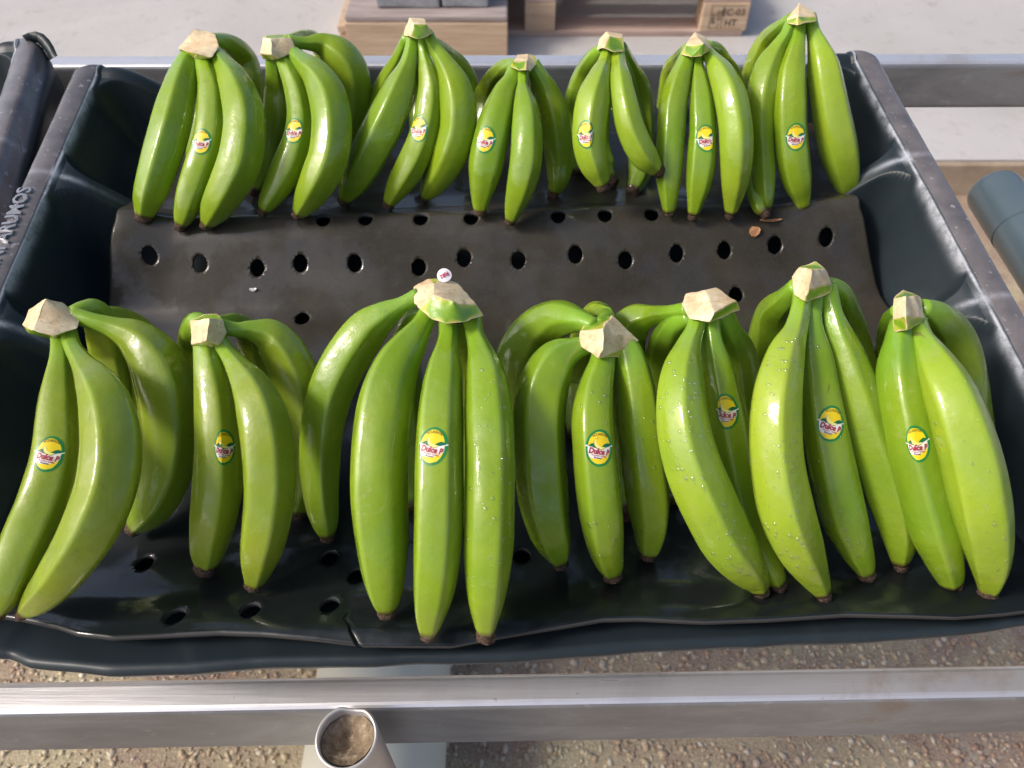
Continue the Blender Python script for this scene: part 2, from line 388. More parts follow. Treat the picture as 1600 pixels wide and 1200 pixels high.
lt = pyobj('raised_lettering', V, Fc, ['letters'], tray, False)
# neighbouring tray: a copy shifted to the left
tray2 = tray.copy(); C.objects.link(tray2); b2 = body.copy(); C.objects.link(b2); b2.parent = tray2
sh = T(-.873, .0, 0, False) - T(0, 0, 0, False); tray2.location = tray.location + sh + (T(0, .020, 0)-T(0, 0, 0))
tag(tray2, 'empty black wet plastic tray with a torn rim at the far left edge', 'tray')
# torn rim flap on the neighbour's far corner
V, Fc = [], []
fl = [(34, 56, 0), (44, 51, .0), (56, 49, .0), (68, 53, 0), (77, 62, 0), (84, 73, 0), (90, 87, 0)]
fi = [(45, 68), (51, 66), (58, 67), (64, 72), (70, 80), (75, 88), (78, 94)]
for (a, b, _), (c_, d_) in zip(fl, fi):
    for zz in (.795, .798):
        V.append(at_z(a, b, zz)); V.append(at_z(c_, d_, zz+.012))
for k in range(len(fl)-1):
    q = k*4
    Fc += [(q, q+1, q+5, q+4), (q+2, q+6, q+7, q+3), (q, q+4, q+6, q+2), (q+1, q+3, q+7, q+5)]
pyobj('torn_rim_flap', V, Fc, ['tray'], tray2)

# ================================================================ RUBBER MAT
RIDGE = px2xs(800, 352, -.044)[1]
MS = [.10, .125, .16, .20, .31, .36, .395, RIDGE-.080, RIDGE-.066, RIDGE-.035, RIDGE-.008, RIDGE+.012, RIDGE+.03, RIDGE+.06, .66]
MH = [-.004, -.011, -.040, -.058, -.070, -.072, -.076, -.082, -.080, -.062, -.042, -.036, -.050, -.060, -.060]
from numpy import interp as npi
_ss = np.linspace(.09, .70, 800); _hh = npi(_ss, MS, MH); ker = np.hanning(25); ker /= ker.sum()
_hp = np.pad(_hh, 12, mode='edge'); _hh = np.convolve(_hp, ker, 'valid')
def mat_h(s): return float(npi(s, _ss, _hh))
_vz = []
for s, h in zip(_ss, _hh):
    p = w2px(T(-.02, s, h)); _vz.append((p[1], p[2], s))
_vz.sort()
def floor_z(py): return float(npi(py, [a[0] for a in _vz], [a[1] for a in _vz]))
def mat_hit(px, py):                              # (x, s) of the mat under a photo pixel
    s = float(npi(py, [a[0] for a in _vz], [a[2] for a in _vz]))
    for _ in range(12):
        h = mat_h(s); x, s2 = px2xs(px, py, h); s = .5*s + .5*s2
    return px2xs(px, py, mat_h(s))
ML = [(.09, -.390), (.40, -.392), (RIDGE, -.372), (.66, -.372)]; MR = [(.09, .395), (.40, .372), (RIDGE, .332), (.66, .335)]
EDGE_PX = [(-150, 930), (0, 955), (62, 970), (100, 984), (160, 993), (250, 988), (330, 984), (400, 988), (480, 998), (560, 1009), (700, 1010), (800, 990), (900, 970), (940, 962), (1000, 961), (1100, 968), (1200, 964), (1330, 954), (1420, 958), (1500, 962), (1580, 955), (1750, 930)]
ee = [px2xs(a, b, -.010) for a, b in EDGE_PX]
def m_front(x): return interp(x, [e[0] for e in ee], [e[1] for e in ee])
HOLES = [(237, 405), (313, 413), (402, 419), (469, 411), (554, 411), (654, 417), (725, 403), (810, 407), (899, 399), (977, 408), (1057, 397), (1132, 391), (1211, 383), (1289, 375),
         (472, 498), (1150, 461), (571, 341), (657, 340), (736, 340), (872, 339), (945, 338), (1018, 336), (505, 343), (800, 338), (330, 470+60), (640, 560), (860, 580),
         (225, 880), (273, 962), (391, 953), (515, 945), (515, 872), (557, 900), (815, 868)]
def build_mat():
    st = .0024; xs = np.arange(-.395, .3951, st); n_s = int((.655-.12)/st)
    hs = [mat_hit(*p) for p in HOLES]; R = .0070
    def bumpy(x, s):
        k = sstep(.30, .14, s)
        b = .0025*k*noise.noise(Vector((x*5, s*5, 5))) + .0007*noise.noise(Vector((x*16, s*16, 8)))
        b += .0022*sstep(RIDGE-.1, RIDGE, s)*noise.noise(Vector((x*5, 3, 9)))
        # ends of the mat curl up at the left rear corner and over the right divider
        b += .012*sstep(.055, 0, x + .372)*sstep(.44, .5, s) + .010*sstep(.10, 0, .335 - x)*sstep(.45, .52, s)
        return b
    grid = {}; V = []; fr = []; rings = []
    W = len(xs)
    P2 = []
    for j in range(n_s+1):
        for i, x in enumerate(xs):
            wv = j/n_s; u = i/(W-1)
            s = lerp(m_front(x), .655, wv)
            xl = interp(s, [a[0] for a in ML], [a[1] for a in ML]); xr = interp(s, [a[0] for a in MR], [a[1] for a in MR])
            X = lerp(xl, xr, u) + .0015*noise.noise(Vector((0, s*30, u*3)))
            P2.append([X, s])
    P2 = np.array(P2); dead = np.zeros(len(P2), bool)
    ck = [px2xs(*p, -.018) for p in ((539, 952), (536, 966), (546, 976), (549, 990), (556, 1003), (562, 1014))]
    ic = min(range(W), key=lambda i: abs(P2[i][0] - ck[-1][0]))
    for j in range(n_s+1):
        q = P2[j*W + ic]
        if q[1] > ck[0][1] + .02: continue
        dx = (interp(-q[1], [-c[1] for c in ck], [c[0] for c in ck]) - q[0])*sstep(ck[0][1]+.02, ck[0][1], q[1])
        for i in range(max(0, ic-14), min(W, ic+15)):
            P2[j*W+i][0] += dx*(1 - abs(i-ic)/15)
    for hx, hs_ in hs:
        d = np.hypot(P2[:, 0]-hx, P2[:, 1]-hs_)
        dead |= d < R - st*.45
        ringm = (d >= R - st*.45) & (d < R + st*.62)
        for k in np.nonzero(ringm)[0]:
            dv = P2[k] - np.array([hx, hs_]); P2[k] = np.array([hx, hs_]) + dv/np.hypot(*dv)*R
    Fc = []
    for j in range(n_s):
        for i in range(W-1):
            a = j*W+i; q = (a, a+1, a+W+1, a+W)
            dd = [dead[k] for k in q]
            if sum(dd) == 0:
                # crack near the front edge
                cx, cs = P2[a]
                Fc.append(q)
            elif sum(dd) == 1:
                Fc.append(tuple(k for k in q if not dead[k]))
    # crack: cut a thin wedge
    ck = [px2xs(*p, -.018) for p in ((539, 952), (536, 966), (546, 976), (549, 990), (556, 1003), (562, 1012))]
    def dcrack(p):
        best = 1e9
        for k in range(len(ck)-1):
            a, b = np.array(ck[k]), np.array(ck[k+1]); ab = b-a; t = min(1, max(0, np.dot(p-a, ab)/np.dot(ab, ab)))
            best = min(best, np.hypot(*(p-a-ab*t)))
        return best
    for (x, s) in P2:
        b = bumpy(x, s); 
        edge_up = -.003*sstep(.012, 0, s - m_front(x))
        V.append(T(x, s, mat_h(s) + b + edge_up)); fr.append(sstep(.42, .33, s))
    # split the sheet along the crack: duplicate that column and open it
    dup = {}
    for j in range(n_s+1):
        k = j*W + ic
        if P2[k][1] < ck[0][1]:
            g_ = .0008*sstep(ck[0][1], ck[-1][1]+.006, P2[k][1]) + .0001
            v = V[k].copy(); V[k] = v - Vector((g_, 0, 0)); V.append(v + Vector((g_, 0, -.0006))); fr.append(fr[k]); dup[k] = len(V)-1
    F3 = []
    for f in Fc:
        if f[0] % W == ic and any(k in dup for k in f): f = tuple(dup.get(k, k) for k in f)
        F3.append(f)
    Fc = F3
    used = sorted({k for f in Fc for k in f}); mp = {k: i for i, k in enumerate(used)}
    V2 = [V[k] for k in used]; F2 = [tuple(mp[k] for k in f) for f in Fc]
    org = T(0, .35, -.06)
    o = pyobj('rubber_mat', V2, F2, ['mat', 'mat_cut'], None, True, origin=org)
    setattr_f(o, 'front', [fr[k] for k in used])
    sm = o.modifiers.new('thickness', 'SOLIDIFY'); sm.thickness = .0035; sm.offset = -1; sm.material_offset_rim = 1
    return tag(o, 'wet black rubber mat with punched round holes draped over the tray ridges', 'mat')
build_mat()

# scraps lying on the mat
def scrap(px, py, r, name, mname, label, lift=.0015, ratio=.6, curl=.002):
    x, s = mat_hit(px, py); V = []; n = 9; h0 = mat_h(s)
    for lay in (0, .0008):
        for k in range(n):
            a = 2*pi*k/n; rr = r*(1+.2*noise.noise(Vector((k*1.7, px, 0))))
            V.append(T(x + rr*cos(a), s + rr*ratio*sin(a), mat_h(s + rr*ratio*sin(a)) + lift + lay + curl*cos(a)**2))
    Fc = [tuple(range(n))[::-1], tuple(range(n, 2*n))] + [(k, (k+1) % n, (k+1) % n+n, k+n) for k in range(n)]
    return tag(pyobj(name, V, Fc, [mname], None, False, origin=T(x, s, h0)), label, 'plant scrap')
scrap(1178, 364, .0055, 'leaf_scrap', 'leafbit', 'small orange-brown leaf scrap on the mat ridge, right of centre', ratio=.75)
scrap(1203, 347, .011, 'fibre_scrap', 'leafbit', 'thin brown fibre lying on the wet mat below the sixth hand of the back row', ratio=.10)
scrap(397, 455, .0035, 'peel_scrap', 'latex', 'tiny pale peel fleck on the left part of the dark mat slope', ratio=.4)

# ================================================================ BANANAS
STICK = {}
def sticker_layers():
    """flat design: list of (material, verts2d, faces, layer); unit: half height = 1"""
    L_ = []
    def disc(m_, a, b, cx, cy, lay, ymin=-9, ymax=9, rings=10, n=44):
        v, f = [(cx, cy)], []
        for r in range(1, rings+1):
            for k in range(n):
                t = 2*pi*k/n; v.append((cx + a*cos(t)*r/rings, cy + b*sin(t)*r/rings))
        for k in range(n): f.append((0, 1+k, 1+(k+1) % n))
        for r in range(rings-1):
            for k in range(n):
                p = 1+r*n; f.append((p+k, p+n+k, p+n+(k+1) % n, p+(k+1) % n))
        L_.append((m_, v, f, lay))
    def band(m_, ylo, yhi, xa, xb, lay, n=26, r=5):
        v, f = [], []
        for i in range(n+1):
            x = lerp(xa, xb, i/n); a, b = ylo(x), yhi(x); b = max(a, b)
            for j in range(r+1): v.append((x, lerp(a, b, j/r)))
        for i in range(n):
            for j in range(r): p = i*(r+1)+j; f.append((p, p+r+1, p+r+2, p+1))
        L_.append((m_, v, f, lay))
    def txt(s, size, x, y, m_, lay, bold=0, shear=0, rot=0, arc=None, sx=1):
        v, f = text2d(s, size, bold, shear); out = []
        for (a, b) in v:
            a *= sx
            if arc: t = a/arc; a, b = (arc+b)*sin(t), (arc+b)*cos(t) - arc
            out.append((x + a*cos(rot) - b*sin(rot), y + a*sin(rot) + b*cos(rot)))
        L_.append((m_, out, f, lay))
    disc('st_green', .78, 1.0, 0, 0, 0)
    disc('st_yellow', .63, .87, -.02, .0, 1)
    ex = lambda x: .90*sqrt(max(0, 1-((x+.02)/.64)**2))
    top = lambda x: .05 + .03*x - .10*cos(x*3.1)
    band('st_white', lambda x: max(-ex(x), -.55 - .08*x + .05*sin(6*x)), lambda x: min(ex(x), top(x)), -.655, .615, 2)
    band('st_yellow', lambda x: -ex(x), lambda x: min(ex(x), .02 - 1.1*(.62-x)), .25, .60, 2.5, 12, 3)
    band('st_white', lambda x: top(x)-.03, lambda x: top(x)+.02+.05*abs(x)**2, -.78, .78, 3, 40, 1)
    band('st_hill', lambda x: top(x)+.02, lambda x: top(x)+.02+.24*max(0, 1-((x+.30)/.33)**2)+.0*x, -.62, .03, 3.5)
    band('st_hill', lambda x: top(x)+.02, lambda x: top(x)+.02+.22*max(0, 1-((x-.36)/.34)**2), .02, .70, 3.5)
    # crescent banana
    v, f = [], []; n = 16
    for k in range(n+1):
        t = k/n; a = radians(lerp(170, 300, t)); wd = .085*sin(pi*min(1, max(.06, t)))**.6 + .012
        cx, cy, R = .10, .36, .37
        v += [(cx + (R-wd)*cos(a), cy + (R-wd)*sin(a)), (cx + (R+wd*.7)*cos(a), cy + (R+wd*.7)*sin(a))]
    f = [(2*k, 2*k+1, 2*k+3, 2*k+2) for k in range(n)]
    L_.append(('st_ban', v, f, 4.5))
    v2 = []; 
    for k in range(n+1):
        t = k/n; a = radians(lerp(170, 300, t)); wd = .085*sin(pi*min(1, max(.06, t)))**.6 + .012
        v2 += [(.10 + (.37+wd*.45)*cos(a), .36 + (.37+wd*.45)*sin(a)), (.10 + (.37+wd*1.15)*cos(a), .36 + (.37+wd*1.15)*sin(a))]
    L_.append(('st_brown', v2, f, 4.2))
    txt('ECUADOR', .20, 0, .68, 'st_brown', 4, .006, 0, 0, .75, .85)
    txt('Dulce P', .42, -.03, -.33, 'st_white', 4.5, .055, .12, -.10, None, .86)
    txt('Dulce P', .42, -.03, -.33, 'st_red', 5.5, .026, .12, -.10, None, .86)
    txt('Premium Quality', .135, -.02, -.46, 'st_red', 4, .003, .2, -.12, None, .90)
    txt('Bananas', .135, -.10, -.57, 'st_blue', 4, .004, .2, -.12)
    return L_
LAYERS = sticker_layers()
def round_layers():
    n = 28; v = [(0, 0)] + [(cos(2*pi*k/n), sin(2*pi*k/n)) for k in range(n)]
    return v, [(0, 1+k, 1+(k+1) % n) for k in range(n)]

def frame_at(bvh, px, py, tilt):
    c0 = Vector((0, 0, CAM_H)); d = (at_z(px, py, 1) - c0).normalized()
    hit = bvh.ray_cast(c0, d)
    if hit[0] is None: return None
    p, nrm = hit[0], hit[1]
    if nrm.dot(d) > 0: nrm = -nrm
    up = Vector((0, SP, CP)); up = (up - nrm*up.dot(nrm)).normalized(); rt = up.cross(nrm)
    t = radians(tilt); u2 = up*cos(t) + rt*sin(t); r2 = rt*cos(t) - up*sin(t)
    return p, nrm, r2, u2
def add_sticker(parent, bvh, px, py, tilt, hh=.0122, wscale=1.0):
    fr = frame_at(bvh, px, py, tilt)
    if fr is None: return
    p, nrm, rt, up = fr
    V, Fc, mi, mats = [], [], [], []
    for (mn, v, f, lay) in LAYERS:
        if mn not in mats: mats.append(mn)
        b = len(V)
        for (a, c) in v:
            q = p + rt*(a*hh*wscale) + up*(c*hh)
            r = bvh.find_nearest(q, .02)
            if r[0] is None: V.append(q); continue
            n2 = r[1] if r[1].dot(nrm) > 0 else -r[1]
            V.append(r[0] + n2*(.00022 + lay*.000045))
        for ff in f: Fc.append(tuple(i+b for i in ff)); mi.append(mats.index(mn))
    o = pyobj('fruit_sticker', V, Fc, mats, parent, False, mi)
    return o

def catmull(P, n):
    P = [P[0]*2 - P[1]] + P + [P[-1]*2 - P[-2]]
    segs = len(P)-3; out = []
    ln = [(P[i+1+1]-P[i+1])[:3] for i in range(segs)]
    lens = [sqrt(sum(float(a)**2 for a in q)) for q in ln]; tot = sum(lens); cum = np.concatenate([[0], np.cumsum(lens)])
    for k in range(n+1):
        d = tot*k/n; i = min(segs-1, int(np.searchsorted(cum, d, side='right')-1)); t = (d-cum[i])/max(lens[i], 1e-9)
        p0, p1, p2, p3 = P[i:i+4]
        out.append(.5*((2*p1) + (p2-p0)*t + (2*p0-5*p1+4*p2-p3)*t*t + (3*p1-p0-3*p2+p3)*t**3))
    return out
NR, NL = 50, 74
def make_finger(hand, spec, zc, hands_h):
    pts = spec['p']; layer = spec.get('l', 0); bulge = spec.get('b', .020); lift = spec.get('lift', 0); ridge = spec.get('r', random.uniform(-.7, .7))
    material = spec.get('m', 'banana')
    d = [0]
    for a, b in zip(pts[:-1], pts[1:]): d.append(d[-1] + sqrt((a[0]-b[0])**2 + (a[1]-b[1])**2))
    tot = d[-1]; zt = floor_z(pts[-1][1]) - .0115 - lift
    P = []
    for ip, ((px, py, hw), dd) in enumerate(zip(pts, d)):
        t = dd/tot; hw *= (1.22, 1.02)[ip] if ip < 2 else (.915 if pts[0][1] < 200 else (.94 if material == 'banana_light' else .965))
        z = lerp(zc, zt, t**.9) - bulge*sin(pi*min(1, t*1.02))**.8 + layer*sstep(0, .30, t)*(1 - sstep(.72, 1, t)*spec.get('ret', 1))
        if ip == len(pts)-1: hw *= 1.18
        elif ip == len(pts)-2: hw *= 1.08
        w_ = at_z(px, py, z); P.append(np.array([w_.x, w_.y, w_.z, hw/F*z]))
    Q = catmull(P, NL)
    V, rg, stk, eb = [], [], [], []
    seed = random.random()*100
    offs = [0] + [2*pi*j/5 + random.uniform(-.16, .16) for j in range(1, 5)]; strg = [1.0] + [random.uniform(.25, .95) for _ in range(4)]
    ph0 = math.asin(max(-1, min(1, ridge)))
    for i, q in enumerate(Q):
        c = Vector(q[:3]); a = Vector(Q[max(0, i-1)][:3]); b = Vector(Q[min(NL, i+1)][:3]); tg = (b-a).normalized()
        view = (Vector((0, 0, CAM_H)) - c).normalized(); nn = (view - tg*view.dot(tg)).normalized(); bb = tg.cross(nn)
        bb = nn.cross(tg)
        t = i/NL; r = max(.0015, q[3]); ang = .70*sstep(.0, .12, t)
        for k in range(NR):
            th = 2*pi*k/NR; dd_ = [abs((th - ph0 - of + pi) % (2*pi) - pi) for of in offs]; jn = min(range(5), key=lambda j: dd_[j]); a5 = min(dd_[jn], pi/5)
            shp = -.070
            for of_d, sg in zip(dd_, strg): shp += sg*(.085*math.exp(-(of_d/.30)**2) + .058*math.exp(-of_d/.13))
            rr = r*(1 + ang*shp*1.25)
            rdg = strg[jn]*math.exp(-(a5/.075)**2)
            rr += r*.012*rdg*ang
            rr *= 1 + .028*noise.noise(Vector((cos(th)*1.2 + seed, sin(th)*1.2, t*7)))
            V.append(c + (nn*cos(th) + bb*sin(th))*rr)
            rg.append(rdg*sstep(.12, .3, t)*(.6+.4*noise.noise(Vector((seed, k, t*9))))); stk.append(sstep(.24, .05, t)); eb.append(sstep(.965, 1, t))
    Fc = []
    for i in range(NL):
        for k in range(NR):
            a, b = i*NR+k, i*NR+(k+1) % NR; Fc.append((a, b, b+NR, a+NR))
    Fc.append(tuple(range(NR))[::-1]); Fc.append(tuple(NL*NR+k for k in range(NR)))
    o = pyobj('banana', V, Fc, [material], hand)
    bm = bmesh.new(); bm.from_mesh(o.data); bmesh.ops.recalc_face_normals(bm, faces=bm.faces); bm.to_mesh(o.data); bm.free(); o.data.shade_smooth()
    setattr_f(o, 'ridge', rg); setattr_f(o, 'stalk', stk); setattr_f(o, 'endb', eb)
    # dried blossom end: a short ragged dark cup
    if spec.get('tip', 1):
        tl = random.uniform(.7, 1.3); tr_ = random.uniform(.88, 1.1)
        c = Vector(Q[-1][:3]); tg = (c - Vector(Q[-3][:3])).normalized(); r = max(.0025, Q[-1][3]*.93)
        nn = tg.orthogonal().normalized(); bb = tg.cross(nn); V = []; n = 14
        for (dr, dl) in ((1.0, -.0035), (1.06, .0008), (.98, .0042), (.62, .0054), (.25, .0030)):
            for k in range(n):
                th = 2*pi*k/n; jag = 1 + .3*noise.noise(Vector((k*.9, dl*900, seed)))
                V.append(c + (nn*cos(th) + bb*sin(th))*r*dr*jag*tr_ + tg*(dl*tl + .0013*noise.noise(Vector((k*1.3, seed, 2)))))
        Fc = []
        for j in range(4):
            for k in range(n): Fc.append((j*n+k, j*n+(k+1) % n, (j+1)*n+(k+1) % n, (j+1)*n+k))
        Fc.append(tuple(4*n+k for k in range(n)))
        pyobj('blossom_end', V, Fc, ['blossom'], o)
    bvh = None
    if 'st' in spec or spec.get('drops'):
        base = hand.location; bvh = BVHTree.FromPolygons([v.co + base for v in o.data.vertices], [tuple(p.vertices) for p in o.data.polygons])
    if 'st' in spec:
        add_sticker(o, bvh, *spec['st'])
    if spec.get('drops'):
        V, Fc = [], []; cnt = 0
        rnd = random.Random(int(seed*1000)); c0 = Vector((0, 0, CAM_H))
        while cnt < spec['drops']:
            i = rnd.randint(int(NL*.2), int(NL*.93)); q = Q[i]; c = w2px(q[:3]); hw = q[3]*F/c[2]
            px, py = c[0] + rnd.uniform(-.95, .95)*hw, c[1]; cnt += 1
            hit = bvh.ray_cast(c0, (at_z(px, py, 1)-c0).normalized())
            if hit[0] is None: continue
            p, n_ = hit[0], hit[1]
            if n_.dot(p-c0) > 0: n_ = -n_
            r = rnd.choice((.0003, .0004, .0005, .0006, .0008, .0013)); u = n_.orthogonal().normalized(); v_ = n_.cross(u); el = rnd.uniform(1, 1.7)
            b = len(V)
            for (rr, hh) in ((1, -.1), (.85, .28), (.45, .5)):
                for k in range(8): th = pi*k/4; V.append(p + u*cos(th)*r*rr + v_*sin(th)*r*rr*el + n_*r*hh)
            V.append(p + n_*r*.55)
            for j in range(2):
                for k in range(8): Fc.append((b+j*8+k, b+j*8+(k+1) % 8, b+(j+1)*8+(k+1) % 8, b+(j+1)*8+k))
            for k in range(8): Fc.append((b+16+k, b+16+(k+1) % 8, b+24))
        if V: tag(pyobj('water_drops', V, Fc, ['water'], o), kind='stuff')
    return o

def make_crown(hand, cr, zc):
    V0 = [at_z(a, b, zc - .010 + d*1.7) for (a, b, d) in cr['v']]
    cen = sum(V0, Vector())/len(V0)
    faces = [(f, 0) for f in cr['cut']] + [(f, 1) for f in cr['skin']]
    ed = Counter(); dirs = {}
    for f, _ in faces:
        for k in range(len(f)):
            e = (f[k], f[(k+1) % len(f)]); ed[tuple(sorted(e))] += 1; dirs[tuple(sorted(e))] = e
    bnd = [dirs[e] for e, c in ed.items() if c == 1]
    vd = (cen - Vector((0, 0, CAM_H))).normalized(); V = list(V0); bk = {}
    dep = cr.get('dep', .020)
    for e in bnd:
        for i in e:
            if i not in bk: bk[i] = len(V); V.append(cen + (V0[i]-cen)*.72 + vd*dep + (V0[i]-cen).dot(vd)*vd*-.5)
    F_ = [f for f, _ in faces]; mi = [m_ for _, m_ in faces]
    for a, b in bnd: F_.append((b, a, bk[a], bk[b])); mi.append(1)
    nxt = dict(bnd); st = bnd[0][0]; loop = [st]
    while nxt.get(loop[-1]) is not None and nxt[loop[-1]] != st and len(loop) < 60: loop.append(nxt[loop[-1]])
    F_.append(tuple(bk[i] for i in loop)[::-1]); mi.append(1)
    bm = bmesh.new(); bv = [bm.verts.new(v) for v in V]
    for f, m_ in zip(F_, mi):
        try: fc = bm.faces.new([bv[i] for i in f]); fc.material_index = m_
        except ValueError: pass
    bmesh.ops.recalc_face_normals(bm, faces=bm.faces)
    bmesh.ops.bevel(bm, geom=list(bm.edges), offset=.0008, segments=2, affect='EDGES', profile=.6, clamp_overlap=True)
    bmesh.ops.triangulate(bm, faces=bm.faces)
    for _ in range(4): bmesh.ops.subdivide_edges(bm, edges=[e for e in bm.edges if e.calc_length() > .0016], cuts=1)
    bmesh.ops.triangulate(bm, faces=bm.faces)
    for v in bm.verts:
        v.co += Vector([noise.noise(v.co*180 + Vector((k*11, 0, 0))) for k in range(3)])*.0006 + Vector([noise.noise(v.co*75 + Vector((k*7, 0, 5))) for k in range(3)])*.0008
    for _ in range(1): bmesh.ops.smooth_vert(bm, verts=bm.verts, factor=.35, use_axis_x=True, use_axis_y=True, use_axis_z=True)
    rimc = [1.0 if len({f.material_index for f in v.link_faces}) > 1 else 0.0 for v in bm.verts]
    for v in bm.verts: v.co -= hand.location
    me = bpy.data.meshes.new('crown'); bm.to_mesh(me); bm.free()
    o = finish('crown', me, ['cut', 'crown'], hand, True)
    me.shade_smooth(); me.set_sharp_from_angle(angle=radians(38)); setattr_f(o, 'rimc', rimc)
    return o, V0

HANDS = []
def H(label, zc, crown, fingers, mm='banana'): HANDS.append((label, zc, crown, fingers, mm))
F_Z, R_Z = .555, .730
# ---------------- front row, left to right
H('far left front hand, its pale crown stub pointing left, fingers running out of frame', .560,
  dict(v=[(71, 466, -.002), (44, 484, .012), (36, 507, .011), (50, 516, -.010), (84, 525, -.008), (122, 512, -.002), (127, 494, .004), (100, 474, .008), (48, 522, .006), (86, 531, .006)],
       cut=[(0, 1, 2, 3), (0, 3, 4, 5, 6, 7)], skin=[(2, 8, 9, 4, 3), (4, 9, 5)]),
  [dict(p=[(92, 512, 11), (92, 535, 12), (93, 560, 16), (92, 592, 23), (90, 640, 32), (87, 710, 37), (68, 780, 40), (38, 850, 39), (10, 915, 32), (-6, 958, 14)], l=.012, r=.35, st=(76, 709, 8), b=.028),
   dict(p=[(104, 510, 11), (113, 540, 13), (130, 568, 19), (150, 598, 32), (167, 640, 43), (175, 700, 48), (166, 765, 48), (136, 835, 45), (97, 895, 38), (62, 935, 25), (37, 957, 10)], l=-.008, r=-.35, b=.034),
   dict(p=[(115, 493, 12), (145, 502, 13), (176, 512, 18), (212, 530, 32), (242, 565, 43), (260, 615, 48), (266, 680, 47), (257, 740, 41), (236, 792, 30), (208, 826, 12)], l=.012, r=.2, b=.016),
   dict(p=[(112, 490, 9), (130, 484, 14), (150, 492, 24), (168, 545, 30), (180, 620, 32), (180, 700, 32), (170, 770, 25), (160, 800, 12)], l=.05, b=0, tip=0),
   dict(p=[(118, 490, 8), (150, 490, 11), (185, 500, 22), (218, 530, 30), (235, 600, 34), (235, 700, 34), (215, 780, 15)], l=.055, b=0, tip=0)], 'banana_olive')
H('second front hand from the left, square pale crown above two olive fingers', .556,
  dict(v=[(296, 501, 0), (326, 498, -.008), (323, 533, -.010), (299, 538, -.002), (349, 500, 0), (355, 520, .002), (343, 540, -.002), (318, 490, .006), (341, 489, .008), (303, 546, .006), (335, 548, .004)],
       cut=[(0, 1, 2, 3), (1, 4, 5, 6, 2)], skin=[(0, 7, 8, 4, 1), (3, 2, 10, 9), (2, 6, 10)]),
  [dict(p=[(320, 528, 14), (322, 548, 19), (327, 572, 25), (333, 605, 31), (338, 650, 35), (341, 710, 38), (338, 770, 39), (331, 820, 35), (325, 858, 26), (322, 884, 14)], l=.006, r=.1, st=(350, 699, 3), b=.024),
   dict(p=[(338, 526, 12), (354, 550, 13), (371, 574, 20), (391, 605, 31), (407, 645, 39), (417, 700, 42), (420, 760, 41), (414, 820, 38), (405, 868, 29), (397, 912, 13)], l=-.006, r=.25, b=.030),
   dict(p=[(345, 510, 11), (370, 515, 12), (394, 516, 18), (424, 527, 32), (452, 565, 38), (470, 620, 40), (476, 690, 38), (472, 760, 28), (462, 800, 14)], l=.018, r=.0, b=.012),
   dict(p=[(322, 505, 10), (303, 508, 18), (300, 560, 25), (312, 640, 28), (320, 740, 18)], l=.05, b=0, tip=0),
   dict(p=[(340, 503, 8), (372, 505, 15), (398, 535, 27), (415, 600, 30), (420, 700, 15)], l=.055, b=0, tip=0)], 'banana_olive')
H('largest front hand, a small round red-lettered sticker standing on its crown', .548,
  dict(v=[(645, 447, .006), (670, 435, .010), (678, 446, -.002), (678, 461, -.010), (655, 483, -.006), (647, 473, 0), (687, 436, .010), (717, 442, .010), (744, 475, -.002), (708, 471, -.012), (755, 493, -.002), (723, 504, -.012), (695, 505, -.014), (672, 496, -.012)],
       cut=[(0, 1, 2, 3, 4, 5), (2, 6, 7, 8, 9, 3)], skin=[(1, 6, 2), (4, 3, 9, 8, 10, 11, 12, 13)], dep=.026),
  [dict(p=[(655, 462, 11), (628, 476, 13), (602, 491, 24), (572, 515, 34), (540, 560, 37), (515, 612, 37), (502, 670, 35), (498, 730, 33), (501, 780, 28), (507, 815, 20), (511, 838, 10)], l=.012, r=.1, b=.018),
   dict(p=[(672, 484, 13), (660, 507, 17), (642, 535, 28), (618, 575, 39), (602, 630, 46), (593, 700, 48), (592, 770, 48), (596, 840, 45), (600, 895, 37), (603, 935, 24), (604, 956, 12)], l=.0, r=-.72, b=.028),
   dict(p=[(702, 490, 14), (700, 522, 15), (697, 546, 20), (693, 578, 29), (688, 630, 36), (685, 700, 39), (684, 780, 40), (682, 860, 39), (677, 920, 34), (671, 965, 22), (669, 992, 12)], l=-.006, r=-.72, st=(676, 697, 6), b=.030),
   dict(p=[(735, 490, 14), (742, 522, 15), (750, 548, 22), (758, 585, 34), (763, 650, 41), (765, 720, 42), (764, 800, 42), (762, 870, 41), (760, 930, 33), (759, 970, 20), (759, 991, 12)], l=-.002, r=.42, b=.030, drops=120),
   dict(p=[(672, 490, 10), (640, 512, 20), (630, 600, 30), (636, 700, 24), (640, 795, 9)], l=.055, b=0, tip=0),
   dict(p=[(715, 495, 12), (722, 560, 22), (730, 650, 28), (730, 750, 20), (728, 820, 9)], l=.055, b=0, tip=0)])
